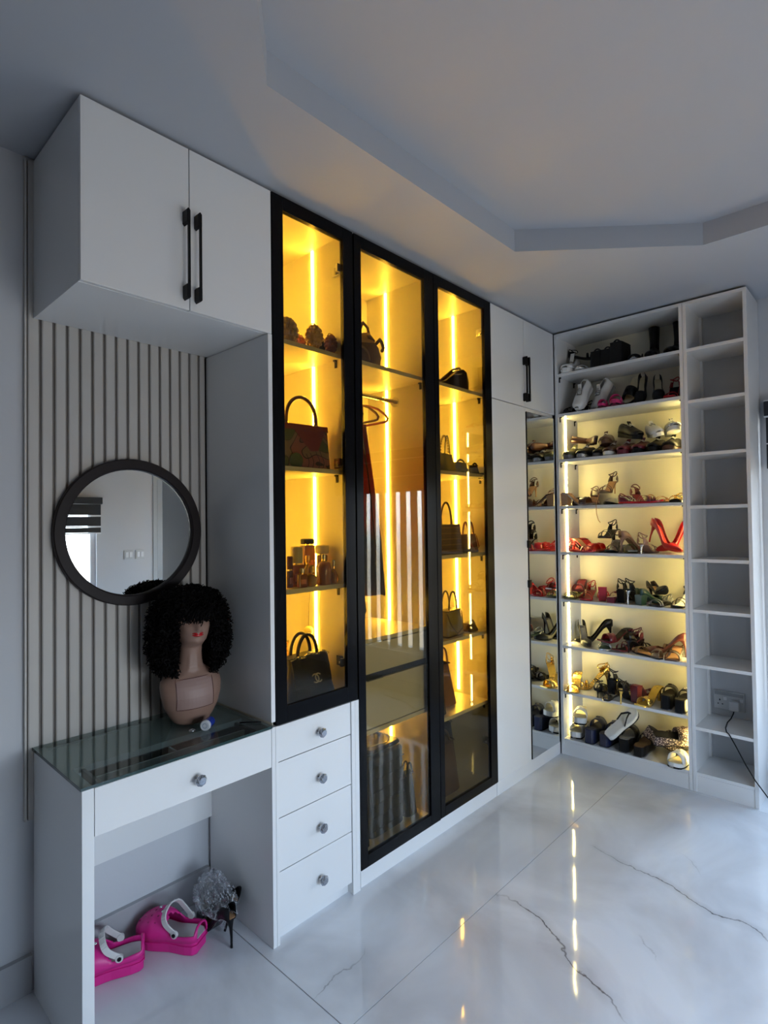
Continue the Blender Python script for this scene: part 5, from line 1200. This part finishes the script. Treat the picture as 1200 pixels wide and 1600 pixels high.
# ---- right wardrobe bags
G3 = 'bags in the right wardrobe'
handbag('black_box_bag', 'little black box bag at the left of the top shelf, right wardrobe', (-.12, -1.175, 2.197+e), 0, .085, .07, .075, (.02,.012,.01), G3, tw=.95, td=.9, hh=.02, r=.01)
cb_ = thing('curved_clutch', 'glossy dark brown clutch with sweeping curved top, right wardrobe top shelf', 'bag', (-.12, -.955, 2.197+e), G3, (0,0,.0), False)
pr = [(-.11,0),(.10,0),(.105,.06),(.085,.112),(.055,.122),(.0,.105),(-.06,.062),(-.11,.03)]
build(MB().loft([[(-.035, y, z) for y, z in pr], [(-.02, y*1.02, z*1.03) for y, z in pr], [(.02, y*1.02, z*1.03) for y, z in pr], [(.035, y, z) for y, z in pr]]), 'body', cm((.028,.014,.010), .2, 0, .5), cb_, bevel=.004)
build(MB().tube([(.0,-.115,.035),(0,-.06,.073),(0,0,.116),(0,.06,.136),(0,.092,.120)], .007, 8), 'rolled_edge', cm((.05,.018,.012), .25, 0, .4), cb_, smooth=True)
build(MB().tube([(.036,-.035,.076),(.036,0,.085),(.036,.035,.093)], .004, 6), 'metal_bar', cmat(SIL), cb_, smooth=True)
rc = thing('red_purse', 'small red-brown purse between the box bag and the curved clutch', 'bag', (-.10, -1.085, 2.197+e), G3, None, False)
build(MB().rbox((0,0,0), (.05,.055,.04), .012, .8, .6), 'body', cm((.16,.03,.02), .4), rc, bevel=.003); build(MB().ell((.0,0,.043), (.008,.006,.005), 8, 5), 'clasp', M['gold'], rc, smooth=True)
za = 1.752 + e
handbag('dark_flap_bag', 'dark brown flap bag at the left of the second shelf, right wardrobe', (-.13, -1.18, za), 0, .10, .08, .085, (.035,.018,.012), G3, tw=.9, td=.7, hh=.03, two=False, flap=True)
pe = handbag('pale_green_bag', 'pale green tied bag with bead handle on the second shelf, right wardrobe', (-.12, -1.045, za), 10, .13, .09, .095, (.20,.20,.12), G3, tw=.8, td=.5, hh=.10, two=False, tk=.003)
mb = MB()
for q in arc((0,-.055,.095),(0,.055,.095), .095, 18): mb.ell(tuple(q), .0062, 7, 5)
build(mb, 'bead_handle', cm((.55,.45,.16), .3), pe, smooth=True, kind='stuff')
handbag('grey_green_clutch', 'low grey-green clutch right of the bead-handled bag', (-.11, -.925, za), -8, .12, .07, .062, (.10,.12,.09), G3, tw=.85, td=.6, hh=.02, two=False)
handbag('black_mini_bag', 'tiny black bag with a silver ring at the right of the second shelf', (-.08, -.83, za), -8, .055, .05, .05, (.015,.015,.015), G3, tw=.85, td=.6, hh=.015, two=False, hard=M['chrome'])
zc_ = 1.325 + e
handbag('tan_tote', 'brown tote with two tall looped handles and striped gusset, third shelf', (-.145, -1.045, zc_), 4, .25, .12, .155, (.13,.075,.030), G3, tw=1.0, td=.75, hh=.12, hw=.42, tk=.0055, hc=(.12,.04,.02), stripes=5)
handbag('dark_tassel_bag', 'dark bag with pink tassel cord standing right of the brown tote', (-.10, -.862, zc_), 0, .10, .08, .10, (.05,.03,.02), G3, tw=.85, td=.6, hh=.07, hc=(.20,.03,.05), strap=True)
zd = .898 + e
handbag('olive_handbag', 'structured olive-yellow handbag with dark handles on the fourth shelf', (-.115, -1.025, zd), 6, .165, .09, .135, (.27,.22,.07), G3, tw=.84, td=.7, hh=.10, hc=(.05,.025,.015), tk=.0045, base=True, strap=True)
handbag('brown_top_bag', 'golden brown handbag half hidden at the left of the fourth shelf', (-.20, -1.17, zd), 0, .10, .10, .14, (.26,.14,.04), G3, tw=.85, td=.7, hh=.09, hc=(.05,.025,.015), tk=.0045)
handbag('dark_scarf_pouch', 'small crumpled dark pouch at the right of the fourth shelf', (-.10, -.865, zd), 0, .09, .07, .045, (.05,.025,.02), G3, tw=.7, td=.6, hh=.02, two=False)
ze = .520 + e
handbag('rose_brown_bag', 'rose-brown leather bag with gold-ringed handles on the fifth shelf', (-.17, -1.035, ze), -5, .17, .10, .225, (.24,.11,.08), G3, tw=.62, td=.5, hh=.09, hw=.4, hc=(.20,.08,.05), r=.03)
handbag('navy_drawstring_bag', 'dark navy bucket bag at the left of the fifth shelf', (-.105, -1.172, ze), 0, .10, .10, .19, (.010,.014,.022), G3, tw=.8, td=.7, hh=.05, r=.03)
handbag('large_brown_bag', 'big soft brown bag on the floor of the right wardrobe', (-.15, -1.09, zb), 0, .22, .14, .26, (.10,.055,.035), G3, tw=.85, td=.6, hh=.07, r=.035, hard=M['chrome'])
handbag('large_black_bag', 'big black bag behind the soft brown one, right wardrobe floor', (-.28, -.92, zb), 0, .22, .12, .28, (.014,.012,.012), G3, tw=.8, td=.6, hh=.07, r=.03)

# ---- black bags and boxes on the topmost rack shelf
GT = 'black bags on the topmost shelf'; zr = RZ[0] + .0008
for px, w_, h_, lbl in ((940, .082, .135, 'boxy black bag right of the white sandal on the topmost rack shelf'), (961, .078, .12, 'middle black bag on the topmost rack shelf'), (980, .076, .135, 'right-hand upright black bag on the topmost rack shelf')):
    handbag('black_bag', lbl, (at(px, 950, 1, .14).x, .14, zr), -90, w_, .15, h_, (.012,.012,.014), GT, tw=.95, td=.9, hh=.02, r=.01, two=False, gloss=.6)
# ================================================================ resting places: how the shoes and goods settle against each other
# thing: x y z, rotation, size factor
PLACED = {
    'ankle_boot': (0.561, 0.1473, 2.4426, 0.0, -0.0, -1.406, 1.0),
    'ankle_boot.001': (0.6828, 0.1509, 2.4426, 0.0, -0.0, -1.626, 1.0),
    'ankle_boot.002': (0.1961, 0.1707, 2.0028, 1.396, -0.0, -1.041, 1.0),
    'beaded_clutch': (-0.1119, -2.0692, 2.195, 0.0, -0.0, 0.202, 1.0),
    'beaded_clutch.001': (-0.1565, -1.9792, 2.1933, 0.0, -0.0, -0.039, 1.0),
    'beaded_clutch.002': (-0.0685, -1.9669, 2.1932, 0.0, -0.0, 0.213, 1.0),
    'beaded_clutch.003': (-0.0674, -1.878, 2.1933, 0.0, -0.0, -0.014, 1.0),
    'black_bag': (0.2322, 0.1804, 2.4408, 0.0, -0.0, -1.648, 0.976),
    'black_bag.001': (0.3122, 0.1442, 2.4408, 0.0, -0.0, -1.632, 0.988),
    'black_bag.002': (0.3881, 0.0975, 2.4408, 0.0, -0.0, -1.66, 1.0),
    'black_handbag': (-0.124, -1.9889, 0.8008, 0.0, -0.0, 0.065, 1.0),
    'block_heel_pump.001': (0.4905, 0.16, 2.2708, 0.0, 1.047, -1.571, 1.0),
    'block_heel_pump.002': (0.5784, 0.17, 2.2518, 0.0, 0.785, -1.222, 1.0),
    'block_heel_pump.003': (0.5285, 0.1275, 0.9898, 0.0, -0.0, 1.23, 1.0),
    'clear_pouch': (-0.1275, -1.8963, 2.1908, 0.0, -0.0, 0.006, 1.0),
    'flat_sandal': (0.1505, 0.1211, 2.4408, 0.0, -0.0, -1.524, 1.0),
    'flat_sandal.001': (0.3055, 0.1638, 1.5868, 0.0, -0.0, -1.576, 1.0),
    'flat_sandal.002': (0.4003, 0.1363, 1.5868, 0.0, -0.0, -1.151, 1.0),
    'flat_sandal.003': (0.5178, 0.0082, 1.5868, 0.0, -0.0, 0.204, 1.0),
    'flat_sandal.004': (0.5549, 0.1852, 1.5868, 0.0, -0.0, -0.83, 0.989),
    'flat_sandal.006': (0.1501, 0.0262, 1.2918, 0.0, -0.0, -0.56, 1.0),
    'flat_sandal.008': (0.5977, 0.0626, 0.9898, 0.0, -0.0, -1.73, 0.979),
    'flat_sandal.010': (0.5202, 0.0486, 0.6948, 0.0, -0.0, 2.539, 1.0),
    'flat_sandal.011': (0.2965, 0.0784, 0.4038, 0.0, -0.0, 1.659, 1.0),
    'foam_clog': (-0.336, -2.6817, 0.0008, 0.0, -0.0, -1.998, 1.0),
    'foam_clog.001': (-0.302, -2.4643, 0.0008, 0.0, -0.0, -2.643, 1.0),
    'grey_green_clutch': (-0.1179, -0.9166, 1.7528, 0.0, -0.0, -0.023, 1.0),
    'open_toe_mule': (0.0948, 0.1652, 1.5886, 0.0, -0.0, -1.47, 1.0),
    'open_toe_mule.001': (0.1417, 0.007, 1.5886, 0.0, -0.0, -0.195, 0.957),
    'open_toe_mule.002': (0.1411, 0.1209, 1.2936, 0.0, -0.0, -0.291, 1.0),
    'open_toe_mule.003': (0.1389, 0.2181, 1.2936, 0.0, -0.0, -0.395, 1.0),
    'open_toe_mule.004': (0.3977, 0.1364, 1.2936, 0.0, -0.0, -1.044, 1.0),
    'open_toe_mule.005': (0.0705, 0.1638, 1.0316, 0.0, -0.0, -1.352, 0.977),
    'open_toe_mule.006': (0.2261, 0.1543, 0.9916, 0.0, -0.0, 1.919, 1.0),
    'open_toe_mule.007': (0.3135, 0.1094, 0.9916, 0.0, -0.0, 1.755, 1.0),
    'open_toe_mule.008': (0.3068, 0.1413, 0.7366, 0.0, -0.0, -2.074, 1.0),
    'open_toe_mule.009': (0.6672, 0.068, 0.6966, 0.0, -0.0, -1.494, 1.0),
    'open_toe_mule.010': (0.0705, 0.0687, 0.4056, 0.0, -0.0, -1.365, 1.0),
    'open_toe_mule.011': (0.4693, 0.1568, 0.4056, 0.0, -0.0, 1.354, 1.0),
    'open_toe_mule.012': (0.5203, 0.0844, 0.4056, 0.0, -0.0, -1.808, 0.986),
    'pale_green_bag': (-0.105, -1.0588, 1.7528, 0.0, -0.0, 0.244, 1.0),
    'perfume_bottle.005': (-0.1819, -1.9193, 1.2468, 0.0, -0.0, -0.127, 1.0),
    'perfume_bottle.007': (-0.1272, -1.8865, 1.2468, 0.0, -0.0, 0.028, 1.0),
    'perfume_bottle.008': (-0.0665, -1.8777, 1.2468, 0.0, -0.0, -0.124, 1.0),
    'platform_slide.001': (0.3752, 0.0685, 2.1818, 0.0, -0.0, -1.425, 1.0),
    'platform_slide.002': (0.4269, 0.2146, 2.2898, 0.0, 1.012, -1.791, 1.0),
    'platform_slide.005': (0.066, 0.1318, 0.1028, 0.0, -0.0, -1.466, 1.0),
    'platform_slide.006': (0.081, 0.1191, 0.2008, 0.0, -0.0, -1.237, 1.0),
    'platform_slide.009': (0.3653, 0.0752, 0.2428, 0.349, -0.698, 0.844, 1.0),
    'platform_slide.012': (0.5568, 0.1507, 0.1568, 0.209, 0.489, 0.825, 1.0),
    'platform_slide.013': (0.6357, 0.1109, 0.1965, 0.314, -0.0, 0.742, 0.993),
    'platform_slide.014': (0.6905, 0.082, 0.1028, 0.0, -0.0, -1.786, 1.0),
    'printed_handbag': (-0.1245, -1.9912, 1.7136, 0.0, -0.0, -0.115, 1.0),
    'red_purse': (-0.1173, -1.0993, 2.1978, 0.0, -0.0, -0.055, 1.0),
    'slouchy_bag': (-0.2022, -1.592, 2.2056, 0.0, -0.0, -0.013, 1.0),
    'sneaker': (0.0666, 0.1057, 2.4408, 0.0, -0.0, -1.487, 0.969),
    'sneaker.001': (0.1531, 0.1039, 2.2668, 0.0, 0.838, -1.697, 1.0),
    'sneaker.002': (0.2504, 0.1952, 2.2658, 0.0, 0.873, -1.91, 0.955),
    'sneaker.005': (0.2255, 0.1718, 1.8868, 0.0, -0.0, -1.442, 1.0),
    'sneaker.011': (0.274, 0.1633, 1.9658, 0.175, -0.0, -1.45, 1.0),
    'sneaker.012': (0.4115, 0.16, 1.9968, 0.0, 0.209, -0.698, 1.0),
    'sneaker.013': (0.5661, 0.14, 1.9868, 0.244, 0.14, -1.047, 1.0),
    'sneaker.014': (0.6655, 0.119, 1.9918, 0.0, -0.07, -1.126, 1.0),
    'stiletto_pump': (0.4307, 0.1706, 1.2918, 0.0, -0.0, 1.071, 1.0),
    'stiletto_pump.001': (0.6068, 0.1253, 1.3258, 0.0, 0.279, -0.423, 1.0),
    'stiletto_pump.002': (0.6535, 0.2038, 1.3218, 0.0, 0.244, -2.459, 1.0),
    'stiletto_pump.003': (0.573, 0.1276, 1.0372, 0.0, -0.419, -0.891, 1.0),
    'stiletto_pump.004': (0.1184, 0.1131, 0.6948, 0.0, -0.0, -0.951, 1.0),
    'stiletto_pump.005': (0.1414, 0.1887, 0.6948, 0.0, -0.0, -2.542, 1.0),
    'stiletto_pump.006': (0.5975, 0.1417, 0.6948, 0.0, -0.0, 3.117, 0.987),
    'stiletto_pump.007': (-0.23, -2.3339, 0.0008, 0.0, -0.0, -3.13, 1.0),
    'stiletto_pump.008': (-0.3065, -2.2907, 0.01, 0.349, -0.0, 2.953, 1.0),
    'strappy_sandal': (0.1119, 0.2015, 2.5588, 0.0, -0.0, 0.531, 1.0),
    'strappy_sandal.001': (0.0578, 0.129, 2.1826, 0.0, -0.0, -1.491, 1.0),
    'strappy_sandal.002': (0.1383, 0.161, 2.1826, 0.0, -0.0, -1.384, 1.0),
    'strappy_sandal.003': (0.6669, 0.1425, 2.1826, 0.0, -0.0, -1.458, 1.0),
    'strappy_sandal.004': (0.1789, 0.1655, 1.5876, 0.0, -0.0, -1.208, 0.976),
    'strappy_sandal.005': (0.2816, 0.1391, 1.6616, 0.0, -0.0, -1.548, 0.986),
    'strappy_sandal.006': (0.4723, 0.1606, 1.5876, 0.0, -0.0, -0.819, 0.987),
    'strappy_sandal.007': (0.289, 0.0952, 1.3806, 0.0, -0.0, -1.542, 0.998),
    'strappy_sandal.008': (0.3089, 0.1324, 1.2926, 0.0, -0.0, -1.424, 1.0),
    'strappy_sandal.009': (0.5246, 0.0994, 1.2926, 0.0, -0.0, 1.545, 1.0),
    'strappy_sandal.010': (0.1563, 0.0946, 0.9906, 0.0, -0.0, -1.417, 1.0),
    'strappy_sandal.011': (0.3728, 0.1646, 0.9906, 0.0, -0.0, 1.596, 1.0),
    'strappy_sandal.012': (0.4469, 0.1142, 0.9906, 0.0, -0.0, 1.462, 1.0),
    'strappy_sandal.013': (0.6999, 0.1312, 0.9906, 0.0, -0.0, -1.696, 1.0),
    'strappy_sandal.014': (0.3834, 0.139, 0.6956, 0.0, -0.0, -1.887, 1.0),
    'strappy_sandal.015': (0.4488, 0.149, 0.6956, 0.0, -0.0, 1.236, 0.935),
    'strappy_sandal.016': (0.6249, 0.2483, 0.6956, 0.0, -0.0, -3.089, 0.972),
    'strappy_sandal.017': (0.1316, 0.1685, 0.4046, 0.0, -0.0, -2.296, 1.0),
    'strappy_sandal.018': (0.2224, 0.1068, 0.4046, 0.0, -0.0, 1.77, 1.0),
    'strappy_sandal.019': (0.3173, 0.1633, 0.4266, 0.0, -0.0, 1.488, 1.0),
    'strappy_sandal.020': (0.3899, 0.0771, 0.4046, 0.0, -0.0, 1.614, 1.0),
    'string_of_balls': (-0.2397, -1.8707, 1.03, 0.0, -0.0, 0.055, 1.0),
}
for k_, v_ in PLACED.items():
    o_ = bpy.data.objects.get(k_)
    if o_: o_.location = v_[:3]; o_.rotation_euler = v_[3:6]; o_.scale = [q * v_[6] for q in o_.scale]
